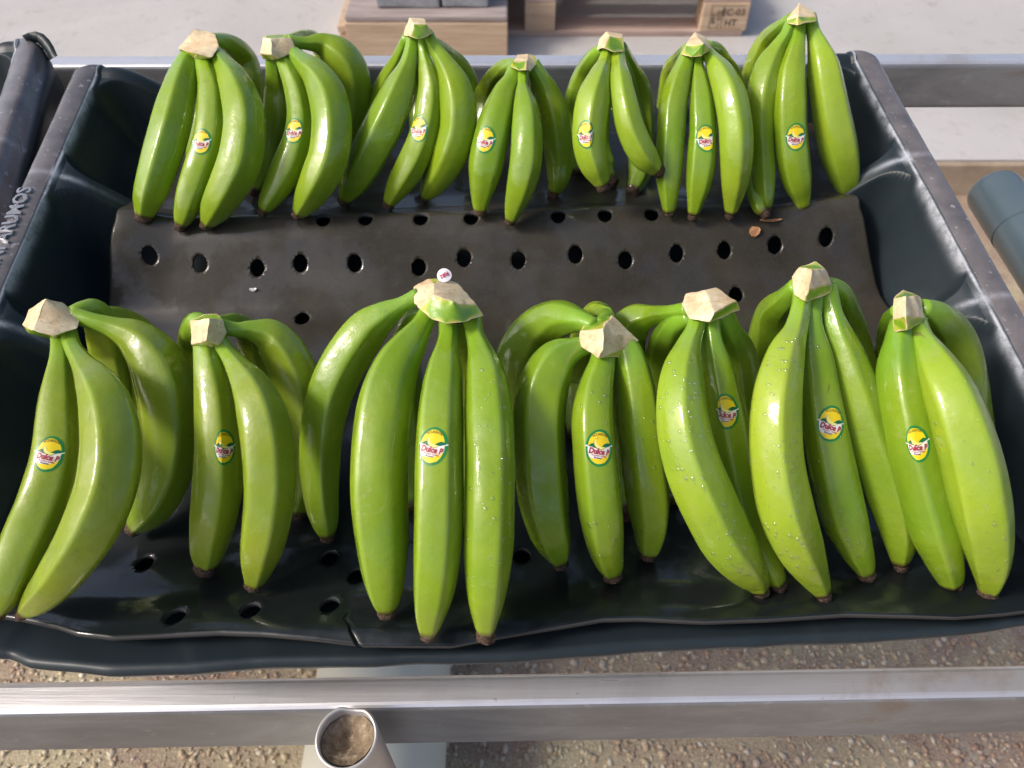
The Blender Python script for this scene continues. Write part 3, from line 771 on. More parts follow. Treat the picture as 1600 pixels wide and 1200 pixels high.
H('front hand right of centre, cream block crown, fingers curling back on its left', .545,
  dict(v=[(905, 519, 0), (942, 513, -.011), (944, 547, -.013), (934, 560, -.008), (922, 550, -.006), (906, 541, 0), (957, 493, .006), (999, 533, .002), (915, 502, .008), (945, 496, .010), (967, 558, .0)],
       cut=[(0, 1, 2, 3, 4, 5), (1, 6, 7, 3, 2)], skin=[(0, 8, 9, 6, 1), (3, 7, 10)]),
  [dict(p=[(930, 510, 10), (902, 500, 19), (868, 500, 33), (833, 520, 37), (808, 560, 37), (795, 620, 34), (795, 690, 28), (800, 750, 12)], l=.032, r=.3, b=.006, tip=0),
   dict(p=[(928, 536, 11), (900, 545, 18), (872, 562, 33), (852, 600, 41), (844, 650, 42), (845, 710, 42), (850, 770, 42), (858, 820, 36), (868, 855, 25), (876, 880, 10)], l=.006, r=-.5, b=.022),
   dict(p=[(945, 542, 15), (941, 570, 21), (932, 605, 29), (927, 650, 35), (930, 710, 36), (936, 770, 37), (942, 820, 35), (948, 860, 29), (954, 885, 20), (957, 898, 12)], l=-.006, r=-.42, st=(937, 700, 3), b=.026, drops=50),
   dict(p=[(964, 528, 13), (982, 552, 23), (993, 600, 31), (1000, 660, 34), (1007, 720, 35), (1014, 780, 35), (1017, 820, 29), (1015, 850, 20), (1013, 865, 12)], l=.006, r=.75, b=.020, drops=30),
   dict(p=[(935, 508, 8), (948, 492, 12), (928, 488, 17), (915, 530, 26), (905, 600, 28), (900, 680, 12)], l=.06, b=0, tip=0),
   dict(p=[(958, 545, 12), (968, 650, 21), (975, 740, 23), (978, 800, 12)], l=.040, b=0)])
H('front hand with one finger bent far left and a droplet-covered finger slanting right', .538,
  dict(v=[(1064, 475, .002), (1072, 459, .006), (1102, 453, .004), (1116, 487, -.010), (1109, 504, -.008), (1076, 498, -.002), (1118, 448, .008), (1151, 470, 0), (1158, 485, .002)],
       cut=[(0, 1, 2, 3, 4, 5), (2, 6, 7, 3)], skin=[(3, 7, 8, 4)]),
  [dict(p=[(1094, 488, 12), (1086, 515, 14), (1076, 542, 21), (1066, 585, 34), (1065, 645, 42), (1077, 710, 46), (1104, 780, 48), (1137, 845, 45), (1165, 885, 34), (1182, 908, 20), (1189, 922, 13)], l=-.010, r=.12, b=.032, m='banana_light', drops=230),
   dict(p=[(1110, 490, 12), (1113, 530, 16), (1120, 570, 25), (1130, 630, 32), (1143, 700, 35), (1160, 780, 37), (1185, 850, 33), (1205, 890, 21), (1216, 912, 12)], l=.014, r=-.1, st=(1134, 643, 0), b=.022),
   dict(p=[(1128, 486, 13), (1139, 518, 20), (1150, 550, 31), (1158, 600, 34), (1166, 660, 30), (1175, 740, 24), (1180, 790, 10)], l=.032, r=.0, b=.014),
   dict(p=[(1078, 484, 11), (1045, 489, 13), (1018, 493, 18), (992, 503, 31), (976, 530, 33), (975, 600, 30), (980, 680, 12)], l=.035, r=.0, b=.012, tip=0),
   dict(p=[(1080, 495, 10), (1052, 512, 20), (1038, 550, 30), (1035, 620, 34), (1045, 700, 34), (1050, 780, 14)], l=.055, b=0, tip=0)])
H('second front hand from the right, highest crown of its row, droplets on its palest finger', .542,
  dict(v=[(1238, 432, .002), (1247, 418, .006), (1270, 422, -.010), (1262, 452, -.014), (1256, 470, -.008), (1239, 461, -.002), (1275, 407, .010), (1292, 420, .006), (1300, 441, 0), (1301, 457, .002), (1264, 471, -.008)],
       cut=[(0, 1, 2, 3, 4, 5), (2, 7, 8, 3)], skin=[(1, 6, 7, 2), (3, 8, 9, 10, 4)]),
  [dict(p=[(1256, 452, 13), (1250, 485, 15), (1241, 518, 20), (1226, 555, 31), (1214, 610, 39), (1210, 670, 42), (1214, 735, 44), (1227, 800, 45), (1247, 855, 39), (1268, 895, 27), (1280, 916, 17), (1286, 928, 12)], l=-.010, r=.25, b=.032, m='banana_light', drops=210),
   dict(p=[(1274, 452, 13), (1270, 490, 14), (1270, 518, 19), (1275, 560, 28), (1283, 620, 33), (1294, 690, 36), (1308, 760, 38), (1322, 815, 36), (1337, 855, 28), (1348, 880, 19), (1354, 897, 11)], l=.006, r=-.35, st=(1299, 662, 10), b=.026, drops=60),
   dict(p=[(1292, 450, 13), (1300, 486, 15), (1306, 513, 22), (1320, 555, 31), (1340, 620, 37), (1362, 690, 40), (1384, 755, 41), (1399, 805, 35), (1406, 845, 25), (1407, 879, 12)], l=.008, r=.3, b=.024),
   dict(p=[(1248, 446, 12), (1228, 468, 18), (1206, 495, 28), (1199, 540, 31), (1202, 600, 30), (1212, 680, 12)], l=.034, b=.006, tip=0),
   dict(p=[(1285, 445, 12), (1310, 460, 20), (1325, 500, 25), (1337, 550, 28), (1352, 620, 28), (1365, 700, 12)], l=.040, b=0, tip=0),
   dict(p=[(1284, 455, 10), (1288, 500, 16), (1295, 560, 20), (1310, 640, 22), (1325, 740, 10)], l=.045, b=0, tip=0)])
H('far right front hand, small notched crown above one thick bright finger', .535,
  dict(v=[(1396, 466, 0), (1415, 462, -.006), (1415, 492, -.012), (1396, 497, -.002), (1411, 451, .008), (1438, 463, .006), (1446, 494, 0), (1396, 519, 0), (1417, 517, -.008), (1453, 498, .004)],
       cut=[(0, 1, 2, 3), (1, 5, 6, 2)], skin=[(0, 4, 5, 1), (3, 2, 8, 7), (2, 6, 9, 8)]),
  [dict(p=[(1410, 503, 15), (1406, 533, 22), (1405, 575, 34), (1412, 630, 38), (1427, 700, 39), (1445, 770, 39), (1462, 830, 38), (1474, 870, 30), (1482, 895, 22), (1487, 912, 15)], l=.004, r=.05, st=(1432, 694, -10), b=.026),
   dict(p=[(1430, 498, 13), (1440, 526, 17), (1456, 558, 29), (1480, 605, 41), (1502, 665, 47), (1521, 730, 49), (1535, 800, 47), (1544, 855, 39), (1547, 890, 29), (1546, 915, 18), (1544, 927, 13)], l=-.008, r=.62, b=.032, m='banana_light', drops=40),
   dict(p=[(1405, 485, 10), (1390, 503, 15), (1386, 535, 18), (1388, 580, 22), (1400, 660, 12)], l=.040, b=0, tip=0),
   dict(p=[(1440, 480, 11), (1466, 494, 22), (1488, 522, 31), (1503, 570, 35), (1513, 640, 35), (1522, 700, 30), (1530, 780, 12)], l=.034, b=.004, tip=0)])
# ---------------- back row, left to right
H('far left back hand, slanting tan crown, leaning beside the tray wall', .735,
  dict(v=[(301, 45, .004), (279, 76, 0), (306, 83, -.012), (331, 90, -.010), (343, 73, -.002), (336, 53, .004), (318, 46, .008), (284, 84, .006), (306, 94, .0)],
       cut=[(0, 1, 2, 3, 4, 5, 6)], skin=[(1, 7, 8, 2), (2, 8, 3)]),
  [dict(p=[(297, 90, 12), (291, 108, 20), (283, 135, 28), (272, 180, 33), (258, 230, 33), (244, 275, 30), (232, 310, 23), (225, 338, 13)], r=-.35, l=.004),
   dict(p=[(316, 80, 11), (322, 105, 16), (330, 140, 23), (331, 180, 26), (326, 220, 27), (312, 265, 28), (298, 305, 25), (288, 335, 17), (282, 352, 9)], r=.2, l=.0, st=(314, 221, 0)),
   dict(p=[(332, 78, 10), (349, 100, 15), (364, 125, 25), (378, 165, 32), (381, 205, 34), (374, 250, 35), (356, 290, 31), (337, 325, 23), (322, 351, 9)], r=.05, l=-.006, b=.026),
   dict(p=[(330, 62, 8), (355, 68, 14), (377, 88, 23), (388, 120, 25), (393, 165, 23), (392, 240, 12)], l=.034, b=0, tip=0),
   dict(p=[(322, 66, 8), (320, 92, 12), (314, 180, 18), (300, 270, 10)], l=.045, b=0, tip=0)])
H('second back hand from the left, one thick finger arching to the right', .735,
  dict(v=[(411, 58, 0), (423, 60, -.006), (424, 86, -.010), (406, 84, 0), (457, 60, 0), (462, 80, 0), (434, 93, -.006), (415, 54, .006), (450, 55, .008), (410, 92, .004), (426, 95, 0)],
       cut=[(0, 1, 2, 3), (1, 4, 5, 6, 2)], skin=[(0, 7, 8, 4, 1), (3, 2, 10, 9), (2, 6, 10)]),
  [dict(p=[(426, 80, 10), (429, 112, 14), (432, 145, 22), (430, 190, 24), (420, 235, 22), (408, 275, 15), (398, 298, 8)], l=.024, r=.3, b=.01),
   dict(p=[(438, 80, 10), (449, 106, 14), (462, 140, 20), (469, 180, 23), (465, 220, 26), (450, 260, 28), (432, 293, 23), (417, 318, 14), (411, 330, 7)], l=.006, r=.1, st=(459, 204, 0)),
   dict(p=[(450, 78, 9), (472, 97, 15), (494, 118, 26), (511, 150, 33), (518, 195, 35), (514, 240, 35), (498, 280, 32), (480, 312, 22), (465, 335, 9)], l=-.006, r=-.1, b=.024),
   dict(p=[(450, 66, 9), (478, 68, 10), (502, 70, 20), (526, 86, 32), (544, 112, 34), (550, 145, 32), (546, 190, 26), (538, 235, 10)], l=.014, r=.1, b=.014, tip=0),
   dict(p=[(448, 64, 7), (475, 55, 8), (494, 64, 13), (512, 100, 18), (520, 170, 10)], l=.045, b=0, tip=0)])
H('third back hand from the left, tall green crown and widely fanned fingers', .715,
  dict(v=[(639, 27, .006), (663, 29, .008), (667, 37, -.004), (646, 37, -.006), (630, 50, .004), (631, 56, .004), (641, 58, -.010), (678, 53, 0), (653, 62, -.010)],
       cut=[(0, 1, 2, 3), (4, 0, 3, 6, 5)], skin=[(3, 2, 7, 8, 6)]),
  [dict(p=[(646, 54, 9), (643, 78, 11), (637, 105, 17), (624, 140, 28), (608, 180, 33), (588, 220, 34), (567, 260, 31), (550, 290, 22), (538, 312, 10)], r=-.4, l=0),
   dict(p=[(658, 54, 9), (662, 84, 9), (667, 106, 15), (673, 140, 22), (670, 180, 25), (660, 220, 26), (643, 258, 26), (625, 288, 22), (612, 310, 13), (607, 320, 8)], r=.1, l=.004, st=(654, 201, 2)),
   dict(p=[(667, 54, 9), (681, 78, 11), (697, 103, 18), (711, 135, 28), (717, 170, 32), (715, 205, 32), (704, 240, 31), (689, 270, 27), (673, 293, 18), (663, 308, 8)], r=-.3, l=-.006, b=.024),
   dict(p=[(638, 58, 8), (624, 95, 14), (604, 130, 18), (584, 170, 20), (565, 212, 20), (550, 250, 10)], l=.034, b=.004, tip=0),
   dict(p=[(668, 62, 8), (700, 82, 10), (721, 105, 15), (733, 140, 16), (730, 220, 10)], l=.036, b=0, tip=0),
   dict(p=[(654, 60, 8), (655, 100, 12), (658, 150, 20), (650, 240, 10)], l=.042, b=0, tip=0)])
H('lowest back hand, in the middle of its row, with a broken yellow-green crown', .720,
  dict(v=[(808, 85, .004), (826, 84, .006), (823, 95, -.004), (802, 97, -.004), (797, 106, 0), (809, 110, -.006), (822, 110, -.008), (838, 88, .006), (838, 99, .002), (829, 113, -.004)],
       cut=[(0, 1, 2, 3), (2, 1, 8, 9, 6)], skin=[(3, 2, 6, 5, 4), (1, 7, 8)], dep=.014),
  [dict(p=[(806, 104, 9), (798, 125, 13), (788, 145, 21), (777, 180, 29), (767, 220, 32), (759, 260, 31), (754, 290, 24), (751, 315, 15), (750, 330, 9)], r=.55, l=.002, st=(758, 218, 10)),
   dict(p=[(818, 102, 9), (817, 130, 9), (818, 146, 15), (822, 175, 24), (823, 215, 28), (821, 255, 29), (814, 290, 26), (805, 320, 18), (798, 344, 9)], r=.35, l=-.006, b=.026),
   dict(p=[(832, 98, 9), (843, 118, 13), (855, 145, 22), (865, 180, 26), (871, 220, 26), (874, 255, 24), (872, 280, 18), (865, 301, 9)], r=-.05, l=.012, b=.014),
   dict(p=[(808, 102, 8), (788, 108, 14), (769, 128, 17), (757, 160, 19), (750, 230, 10)], l=.036, b=0, tip=0),
   dict(p=[(830, 104, 7), (835, 128, 9), (838, 155, 14), (842, 230, 10)], l=.036, b=0, tip=0)])
H('back hand whose two front fingers kick forward, brown tips raised off the mat', .715,
  dict(v=[(947, 49, .008), (951, 55, -.004), (944, 75, -.008), (933, 79, .002), (935, 63, .006), (973, 54, .006), (973, 58, -.002), (976, 80, -.002), (961, 82, -.008)],
       cut=[(4, 0, 1, 2, 3), (0, 5, 6, 1)], skin=[(1, 6, 7, 8, 2)]),
  [dict(p=[(952, 72, 8), (945, 98, 11), (937, 120, 19), (927, 155, 28), (922, 195, 29), (922, 230, 28), (929, 257, 25), (937, 277, 16), (942, 289, 10)], r=.0, l=-.020, st=(916, 210, 0), lift=.055, ret=0, b=.018, m='banana_light'),
   dict(p=[(964, 73, 9), (966, 100, 12), (969, 125, 19), (975, 160, 23), (983, 195, 25), (995, 225, 25), (1008, 247, 23), (1020, 260, 15), (1027, 266, 10)], r=.1, l=-.020, lift=.065, ret=0, b=.018, m='banana_light'),
   dict(p=[(942, 76, 8), (926, 92, 13), (913, 115, 18), (901, 150, 20), (896, 200, 18), (905, 270, 10)], l=.030, b=0, tip=0),
   dict(p=[(970, 74, 8), (985, 108, 14), (998, 140, 21), (1004, 180, 21), (1004, 230, 18), (1000, 270, 10)], l=.030, b=0, tip=0),
   dict(p=[(950, 80, 8), (935, 150, 22), (928, 220, 27), (938, 265, 26), (956, 283, 10)], l=.032, b=0),
   dict(p=[(965, 80, 8), (985, 150, 17), (998, 230, 21), (999, 272, 18), (988, 299, 9)], l=.034, b=0)])
H('second back hand from the right, pointed pale crown over three upright fingers', .715,
  dict(v=[(1085, 49, .008), (1071, 69, -.004), (1099, 68, -.010), (1113, 77, 0), (1103, 58, .006), (1064, 86, 0), (1080, 89, -.008), (1097, 86, -.008)],
       cut=[(0, 1, 2), (0, 2, 3, 4)], skin=[(1, 5, 6, 7, 3, 2)]),
  [dict(p=[(1077, 78, 9), (1070, 102, 14), (1061, 130, 21), (1053, 165, 24), (1050, 205, 24), (1047, 245, 24), (1046, 280, 21), (1046, 310, 14), (1046, 332, 8)], r=-.4, l=.004),
   dict(p=[(1090, 78, 8), (1091, 105, 9), (1093, 125, 15), (1096, 160, 21), (1098, 205, 24), (1096, 250, 26), (1092, 285, 23), (1087, 315, 14), (1083, 335, 8)], r=.55, l=.0, st=(1104, 216, -12)),
   dict(p=[(1099, 76, 8), (1112, 92, 12), (1126, 115, 22), (1140, 150, 28), (1148, 195, 29), (1150, 240, 29), (1148, 280, 24), (1145, 310, 16), (1142, 332, 9)], r=.3, l=-.006, b=.026, m='banana_light'),
   dict(p=[(1104, 72, 7), (1118, 77, 11), (1131, 95, 14), (1146, 130, 16), (1155, 210, 10)], l=.034, b=0, tip=0),
   dict(p=[(1074, 76, 7), (1062, 90, 10), (1048, 112, 14), (1038, 170, 12)], l=.034, b=0, tip=0)])
H('far right back hand, tallest, its pointed crown well above the steel rail', .715,
  dict(v=[(1249, 4, .008), (1229, 30, .002), (1246, 26, -.006), (1276, 24, 0), (1262, 12, .006), (1229, 37, .002), (1246, 40, -.008), (1277, 32, -.002)],
       cut=[(0, 1, 2), (0, 2, 3, 4)], skin=[(1, 5, 6, 2), (2, 6, 7, 3)]),
  [dict(p=[(1240, 30, 9), (1229, 53, 10), (1215, 75, 15), (1201, 105, 25), (1191, 145, 27), (1188, 190, 23), (1190, 235, 21), (1193, 275, 20), (1195, 305, 15), (1196, 327, 9)], r=.1, l=.008, b=.016),
   dict(p=[(1249, 28, 9), (1247, 58, 11), (1242, 85, 18), (1236, 120, 25), (1234, 165, 28), (1235, 210, 28), (1239, 250, 28), (1246, 285, 24), (1252, 308, 15), (1255, 325, 9)], r=-.45, l=.0, st=(1244, 214, -3)),
   dict(p=[(1264, 26, 9), (1271, 50, 11), (1279, 75, 19), (1287, 105, 27), (1294, 145, 30), (1302, 190, 32), (1311, 235, 32), (1319, 270, 27), (1323, 295, 17), (1325, 309, 9)], r=.75, l=-.002, m='banana_light'),
   dict(p=[(1240, 28, 8), (1221, 42, 11), (1201, 62, 17), (1186, 92, 20), (1178, 135, 20), (1175, 210, 10)], l=.032, b=0, tip=0),
   dict(p=[(1245, 34, 8), (1205, 120, 14), (1186, 230, 18), (1180, 290, 16), (1186, 322, 11), (1193, 332, 7)], l=.030, b=0)])

for hi, (label, zc, crn, fingers, mm) in enumerate(HANDS):
    front = hi < 7
    tips = [at_z(f['p'][-1][0], f['p'][-1][1], floor_z(f['p'][-1][1])) for f in fingers]
    base = sum(tips, Vector())/len(tips)
    hand = empty('banana_hand', base)
    tag(hand, label, 'bananas', 'hands of green bananas in the front row' if front else 'hands of green bananas in the back row')
    for f in fingers:
        f.setdefault('m', mm)
        make_finger(hand, f, zc, None)
    cr, V0 = make_crown(hand, crn, zc)
    if hi == 2:      # small round number sticker standing up at the back edge of the crown
        c = at_z(694, 430, zc - .001); rt = Vector((1, 0, 0)); up = Vector((0, SP, CP)); fw = Vector((0, CP, -SP))
        R = .0052; V, Fc, mi = [], [], []
        v, f = round_layers()
        for a, b in v: V.append(c + rt*a*R + up*b*R*.96 + fw*(.0004*b + .0012*a*a))
        for a, b in v: V.append(c + rt*a*R + up*b*R*.96 + fw*(.0004*b + .0012*a*a + .0004))
        Fc += f; mi += [0]*len(f); Fc += [tuple(i+len(v) for i in q)[::-1] for q in f]; mi += [0]*len(f)
        tv, tf = text2d('R82', .0042, .00012); b0 = len(V)
        for a, b in tv:
            th = radians(207); b -= .0014; x_, y_ = a*cos(th) - b*sin(th), a*sin(th) + b*cos(th)
            V.append(c + rt*x_ + up*y_ + fw*(.0012*(x_/R)**2 - .0004))
        for q in tf: Fc.append(tuple(i+b0 for i in q)); mi.append(1)
        o = pyobj('number_sticker', V, Fc, ['st_paper', 'st_rband'], hand, False, mi)
        o['label'] = 'small white round sticker with red R82 upside down'

# ================================================================ CONVEYOR RAILS, ROLLER, PIPES
def rail(name, D, pl, pr, back_l, front_l, h, wdt, mname, label):
    """steel tube through two photo points on its rear top edge at depth D below the camera"""
    zt = CAM_H - D
    A = at_height(*pl, zt); B = at_height(*pr, zt); d = (B-A).normalized(); A = A - d*.9; B = B + d*.9; ln = (B-A).length
    n_ = Vector((-d.y, d.x, 0)); org = (A+B)/2 - n_*wdt/2; org.z = zt - h/2
    e = empty(name, org); V = []; seg = 1
    prof = [(wdt/2, h/2), (-wdt/2, h/2), (-wdt/2, -h/2), (wdt/2, -h/2)]
    for t in (-ln/2, ln/2):
        for (a, b) in prof: V.append(org + d*t + n_*a + Vector((0, 0, b)))
    Fc = [(0, 1, 5, 4), (1, 2, 6, 5), (2, 3, 7, 6), (3, 0, 4, 7), (0, 3, 2, 1), (4, 5, 6, 7)]
    o = pyobj('steel_tube', V, Fc, [mname, 'shaded_grime'], e, False, [0, 1, 0, 0, 0, 0]); bevel(o, .0055, 4)
    tag(e, label, 'rail', 'steel conveyor rails'); return e
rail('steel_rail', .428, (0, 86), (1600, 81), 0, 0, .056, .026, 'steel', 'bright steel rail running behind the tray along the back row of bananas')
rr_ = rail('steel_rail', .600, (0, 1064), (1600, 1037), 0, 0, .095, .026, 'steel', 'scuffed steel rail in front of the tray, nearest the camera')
# weld line / lower lip on the near rail
# vertical pipe stub with dirt
pc = at_z(541, 1151, .538)
def lathe(name, prof, cx, mname, parent=None, n=40, wob=0, axis=None):
    V, Fc = [], []
    for (r, z) in prof:
        for k in range(n):
            a = 2*pi*k/n; V.append(cx + Vector((r*cos(a), r*sin(a), z + (wob*noise.noise(Vector((cos(a)*2.5, sin(a)*2.5, r*40))) if wob else 0))))
    for j in range(len(prof)-1):
        for k in range(n): Fc.append((j*n+k, j*n+(k+1) % n, (j+1)*n+(k+1) % n, (j+1)*n+k))
    return pyobj(name, V, Fc, [mname], parent)
post = empty('steel_post', Vector((pc.x, pc.y, -.15)))
R = .0219
po = lathe('post_tube', [(R-.0030, -.10), (R-.0026, -.0015), (R-.0018, .0), (R-.0006, .0), (R, -.0012), (R, -.40), (R, -pc.z-.1)], pc, 'steel_dull', post, 64)
for v in po.data.vertices:                          # bent notch in the rear of the rim
    a = atan2(v.co.y, v.co.x) if False else atan2((v.co.y + post.location.y - pc.y), (v.co.x + post.location.x - pc.x))
    zz = v.co.z + post.location.z - pc.z
    if zz > -.01:
        k = sstep(.5, .1, abs(a - pi/2 + .1)); rr = Vector((cos(a), sin(a), 0)); v.co -= rr*.0016*k; v.co.z -= .002*k
tag(post, 'open-topped round steel post stuffed with dirt in front of the near rail', 'post')
V, Fc = [], []; n = 26
V.append(pc + Vector((.002, -.001, -.019)))
for j in range(1, 9):
    for k in range(n):
        a = 2*pi*k/n; r = (R-.0032)*j/8; x_, y_ = r*cos(a), r*sin(a)
        z_ = -.018 + .012*(j/8)**1.5 - .006*cos(a - 1.9)*(j/8) + .0025*noise.noise(Vector((x_*160, y_*160, 3))) + .0015*noise.noise(Vector((x_*500, y_*500, 3)))
        V.append(pc + Vector((x_, y_, z_)))
for k in range(n): Fc.append((0, 1+k, 1+(k+1) % n))
for j in range(7):
    for k in range(n): p = 1+j*n; Fc.append((p+k, p+n+k, p+n+(k+1) % n, p+(k+1) % n))
tag(pyobj('packed_dirt', V, Fc, ['dirt'], post), kind='stuff')

# blue-grey roller beside the tray
def cyl_y(name, x, y0, y1, z, r, mname, parent=None, dome=True, n=40, dx=0, hollow=0, label=None):
    prof = [(0.0, y1), (r*.5, y1 - .0005), (r*.86, y1-.002), (r*.97, y1-.006), (r, y1-.012), (r, y0)] if dome else [(0, y1), (r, y1), (r, y0)]
    V, Fc = [], []
    for (rr, yy) in prof:
        for k in range(n): a = 2*pi*k/n; V.append(Vector((x + dx*(y1-yy) + rr*cos(a), yy, z + rr*sin(a))))
    for j in range(len(prof)-1):
        for k in range(n): Fc.append((j*n+k, j*n+(k+1) % n, (j+1)*n+(k+1) % n, (j+1)*n+k))
    return pyobj(name, V, Fc, [mname], parent)
rp = at_z(1562, 312, .80)
ro = empty('conveyor_roller', Vector((rp.x, rp.y - .25, rp.z)))
cyl_y('roller_tube', rp.x, rp.y - .52, rp.y + .02, rp.z, .0262, 'roller', ro, dx=.0)
cyl_y('roller_collar', rp.x, rp.y - .052, rp.y + .0205, rp.z, .0267, 'roller', ro)
tag(ro, 'blue-grey plastic conveyor roller lying beside the right wall of the tray', 'roller')

# cream pipe on the ground below the front
LOWZ = -.10
ca, cb = at_height(500, 1040, LOWZ+.10), at_height(704, 1040, LOWZ+.10)
cr_ = (cb.x-ca.x)/2; cxm = (ca.x+cb.x)/2
cp = empty('cream_pipe', Vector((cxm, .2, LOWZ)))
V, Fc = [], []; n = 48
for (yy, r) in ((-.6, cr_), (.55, cr_), (.55, cr_-.006), (-.6, cr_-.006)):
    for k in range(n): a = 2*pi*k/n; V.append(Vector((cxm + r*cos(a), yy, LOWZ + cr_ + r*sin(a))))
for j in range(3):
    for k in range(n): Fc.append((j*n+k, j*n+(k+1) % n, (j+1)*n+(k+1) % n, (j+1)*n+k))
pyobj('pipe_shell', V, Fc, ['cream'], cp)
tag(cp, 'wide cream plastic pipe on the gravelly ground below the near rail', 'pipe')

# ================================================================ GROUND
STEP_Y = at_height(1500, 257, 0).y
def plane(name, x0, x1, y0, y1, z, mname, nx=2, ny_=2, amp=0, sc=3):
    V, Fc = [], []
    for j in range(ny_+1):
        for i in range(nx+1):
            x, y = lerp(x0, x1, i/nx), lerp(y0, y1, j/ny_); V.append((x, y, z + amp*noise.noise(Vector((x*sc, y*sc, 0)))))
    for j in range(ny_):
        for i in range(nx): a = j*(nx+1)+i; Fc.append((a, a+1, a+nx+2, a+nx+1))
    return pyobj(name, V, Fc, [mname])
fl = box('concrete_floor', -40, 40, STEP_Y + .022, 80, -.6, 0, 'floor', None, 0); tag(fl, kind='structure')
eg = box('floor_step_edge', -40, 40, STEP_Y, STEP_Y + .020, -.6, -.002, 'edge', None, .004); tag(eg, kind='structure')
tag(plane('lower_ground', -40, 40, -40, STEP_Y, LOWZ, 'low'), kind='structure')
# pebbles set in the aggregate
def pebbles():
    ico = bmesh.new(); bmesh.ops.create_icosphere(ico, subdivisions=1, radius=1); iv = [v.co.copy() for v in ico.verts]; ifc = [tuple(v.index for v in f.verts) for f in ico.faces]; ico.free()
    V, Fc, tone = [], [], []; rnd = random.Random(3)
    for _ in range(11000):
        y = rnd.uniform(-.12, .52); x = rnd.uniform(-1.15, 1.25)
        if abs(x - cxm) < cr_*.8: continue
        r = rnd.choice((.003, .004, .005, .006, .0075))*rnd.uniform(.8, 1.2); t = rnd.random(); a = rnd.uniform(0, 2*pi); ax = rnd.uniform(.35, .9); b = len(V)
        for p in iv:
            q = Vector((p.x*r, p.y*r*ax, p.z*r*.38)); j = 1 + .55*noise.noise(p*2 + Vector((b, 0, 0)))
            V.append(Vector((x + (q.x*cos(a) - q.y*sin(a))*j, y + (q.x*sin(a) + q.y*cos(a))*j, LOWZ + .0005 + q.z*j))); tone.append(t)
        Fc += [tuple(i+b for i in f) for f in ifc]
    o = pyobj('gravel', V, Fc, ['stone'], None, True); setattr_f(o, 'tone', tone); tag(o, 'small wet stones bedded in the ground below the conveyor', 'gravel', kind='stuff')
pebbles()

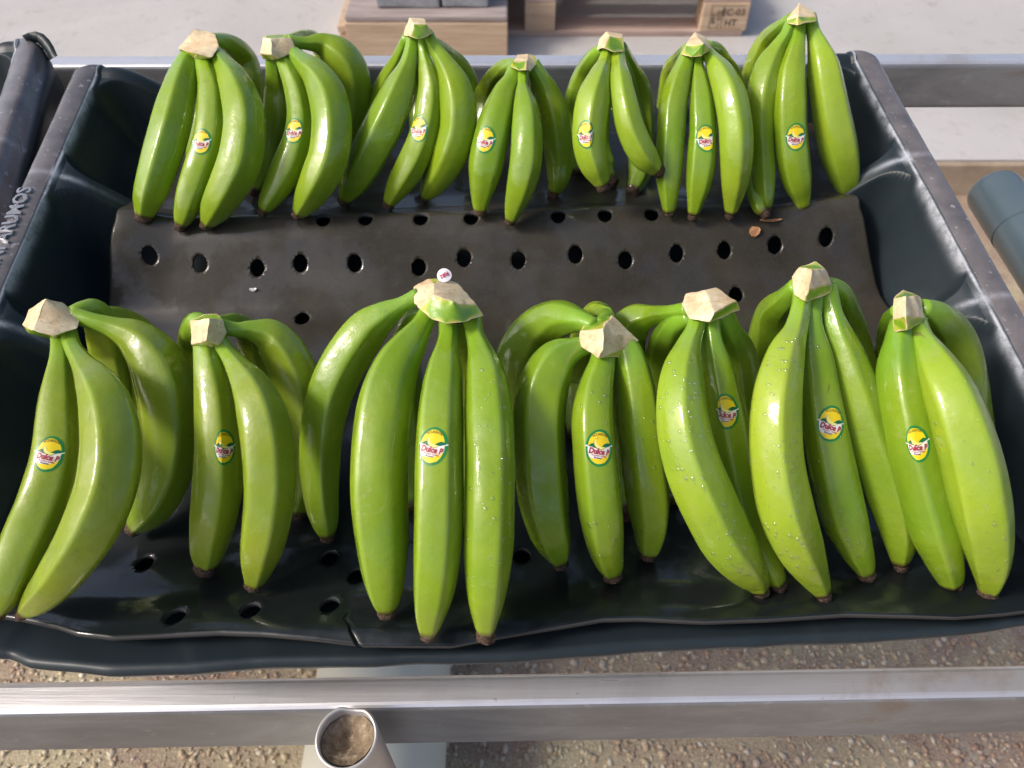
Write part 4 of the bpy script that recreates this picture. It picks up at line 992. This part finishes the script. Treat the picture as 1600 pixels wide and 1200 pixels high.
# ================================================================ PALLETS
def X_at(px, py, Y): return at_Y(px, py, Y).x
Y0 = at_height(1000, 57, 0).y
def pallet_right():
    e = empty('wooden_pallet', Vector((.15, Y0 + .4, 0)))
    xr = X_at(1168, 30, Y0); xl = xr - 1.20; bw = .10
    for yy in (0, .35, .70): box('bottom_board', xl+.012, xr-.006, Y0 + yy, Y0 + yy + bw, .001, .019, 'wood_pink', e, .002, .001)
    bl = {}
    xa = X_at(820, 20, Y0); xb = X_at(868, 20, Y0); xc = X_at(1097, 20, Y0)
    for yy in (0, .35, .70):
        for (a, b) in ((xc, xr), (xa, xb), (xl, xl+.145)):
            o = box('block', a, b, Y0 + yy - .004, Y0 + yy + .09, .0195, .108, 'wood', e, .003, .001)
            if yy == 0: bl[a] = o
    for xx0, xx1 in ((xc, xr), (xa, xb), (xl, xl+.145)): box('stringer_board', xx0, xx1, Y0, Y0 + .8, .1085, .128, 'wood_pink', e, .002, .001)
    for k in range(7): box('deck_board', xl, xr, Y0 - .003 + k*.118, Y0 - .003 + k*.118 + .098, .1285, .149, 'wood_pink', e, .002, .001)
    # burnt-in stamp on the right block
    o = bl[xc]; V, Fc = [], []; cx = (xc+xr)/2; yf = Y0 - .0062; wd = xr-xc
    def add(v, f, x, z, s=1, rot=0, sx=1):
        b = len(V)
        for a, c in v:
            a *= sx; V.append(Vector((x + a*cos(rot) - c*sin(rot), yf, z + a*sin(rot) + c*cos(rot))))
        Fc.extend(tuple(i+b for i in q) for q in f)
    def bar(x0, z0, x1, z1): b = len(V); V.extend(Vector((p, yf, q)) for p, q in ((x0, z0), (x1, z0), (x1, z1), (x0, z1))); Fc.append((b, b+1, b+2, b+3))
    add(*text2d('EC-03', .030, .0004), cx + wd*.16, .071); add(*text2d('HT', .030, .0006), cx + wd*.14, .037)
    add(*text2d('IPPC', .018, .0004), cx - wd*.20, .062, rot=pi/2); add(*text2d('GYE', .018, .0004), cx - wd*.09, .070, rot=pi/2); add(*text2d('/', .024, .0004), cx - wd*.13, .030)
    bar(cx-wd*.32, .027, cx+wd*.40, .0285); bar(cx-wd*.32, .1005, cx+wd*.40, .102); bar(cx-wd*.32, .027, cx-wd*.305, .102); bar(cx-wd*.06, .027, cx-wd*.045, .102)
    st = pyobj('stamp_marking', V, Fc, ['ink'], o, False)
    tag(e, 'pale wooden pallet with a stamped corner block, on the concrete behind the rail', 'pallet', 'pallets on the floor behind the conveyor')
pallet_right()
Y1 = Y0 - .165
def pallet_left():
    x0, x1 = X_at(542, 60, Y1), X_at(793, 60, Y1)
    e = empty('wooden_crate_base', Vector(((x0+x1)/2, Y1 + .3, 0)))
    box('front_board', x0, x1, Y1, Y1 + .022, .001, .120, 'wood', e, .003, .001)
    box('side_board', x0 - .026, x0 - .003, Y1 + .010, Y1 + .6, .001, .040, 'wood', e, .002, .001)
    box('side_board', x0 - .024, x0 - .003, Y1 + .012, Y1 + .6, .045, .082, 'wood', e, .002, .001)
    box('side_board', x0 - .026, x0 - .003, Y1 + .008, Y1 + .6, .087, .108, 'wood', e, .002, .001)
    box('side_board', x1 - .022, x1, Y1 + .024, Y1 + .6, .001, .090, 'wood', e, .002, .001)
    for k in range(4): box('deck_board', x0+.001, x1-.001, Y1 + .003 + k*.15, Y1 + .147 + k*.15, .1205, .140, 'wood_dirty', e, .004, .002)
    tag(e, 'low wooden crate base with a broad tan front board and dirty grey deck', 'pallet', 'pallets on the floor behind the conveyor')
    yb = Y1 + .050; g_ = 'grey concrete blocks on the crate base'
    for (a, b, lab) in ((586, 686, 'left grey concrete block standing on the dirty crate deck'), (691, 762, 'right grey concrete block standing on the dirty crate deck')):
        xa, xb = X_at(a, 5, yb), X_at(b, 5, yb)
        o = box('concrete_block', xa, xb, yb + random.uniform(0, .01), yb + .19, .1405, .28, 'block', None, .006, .002, origin=Vector(((xa+xb)/2, yb+.09, .1405)))
        tag(o, lab, 'concrete block', g_)
pallet_left()
bpy.context.view_layer.update()
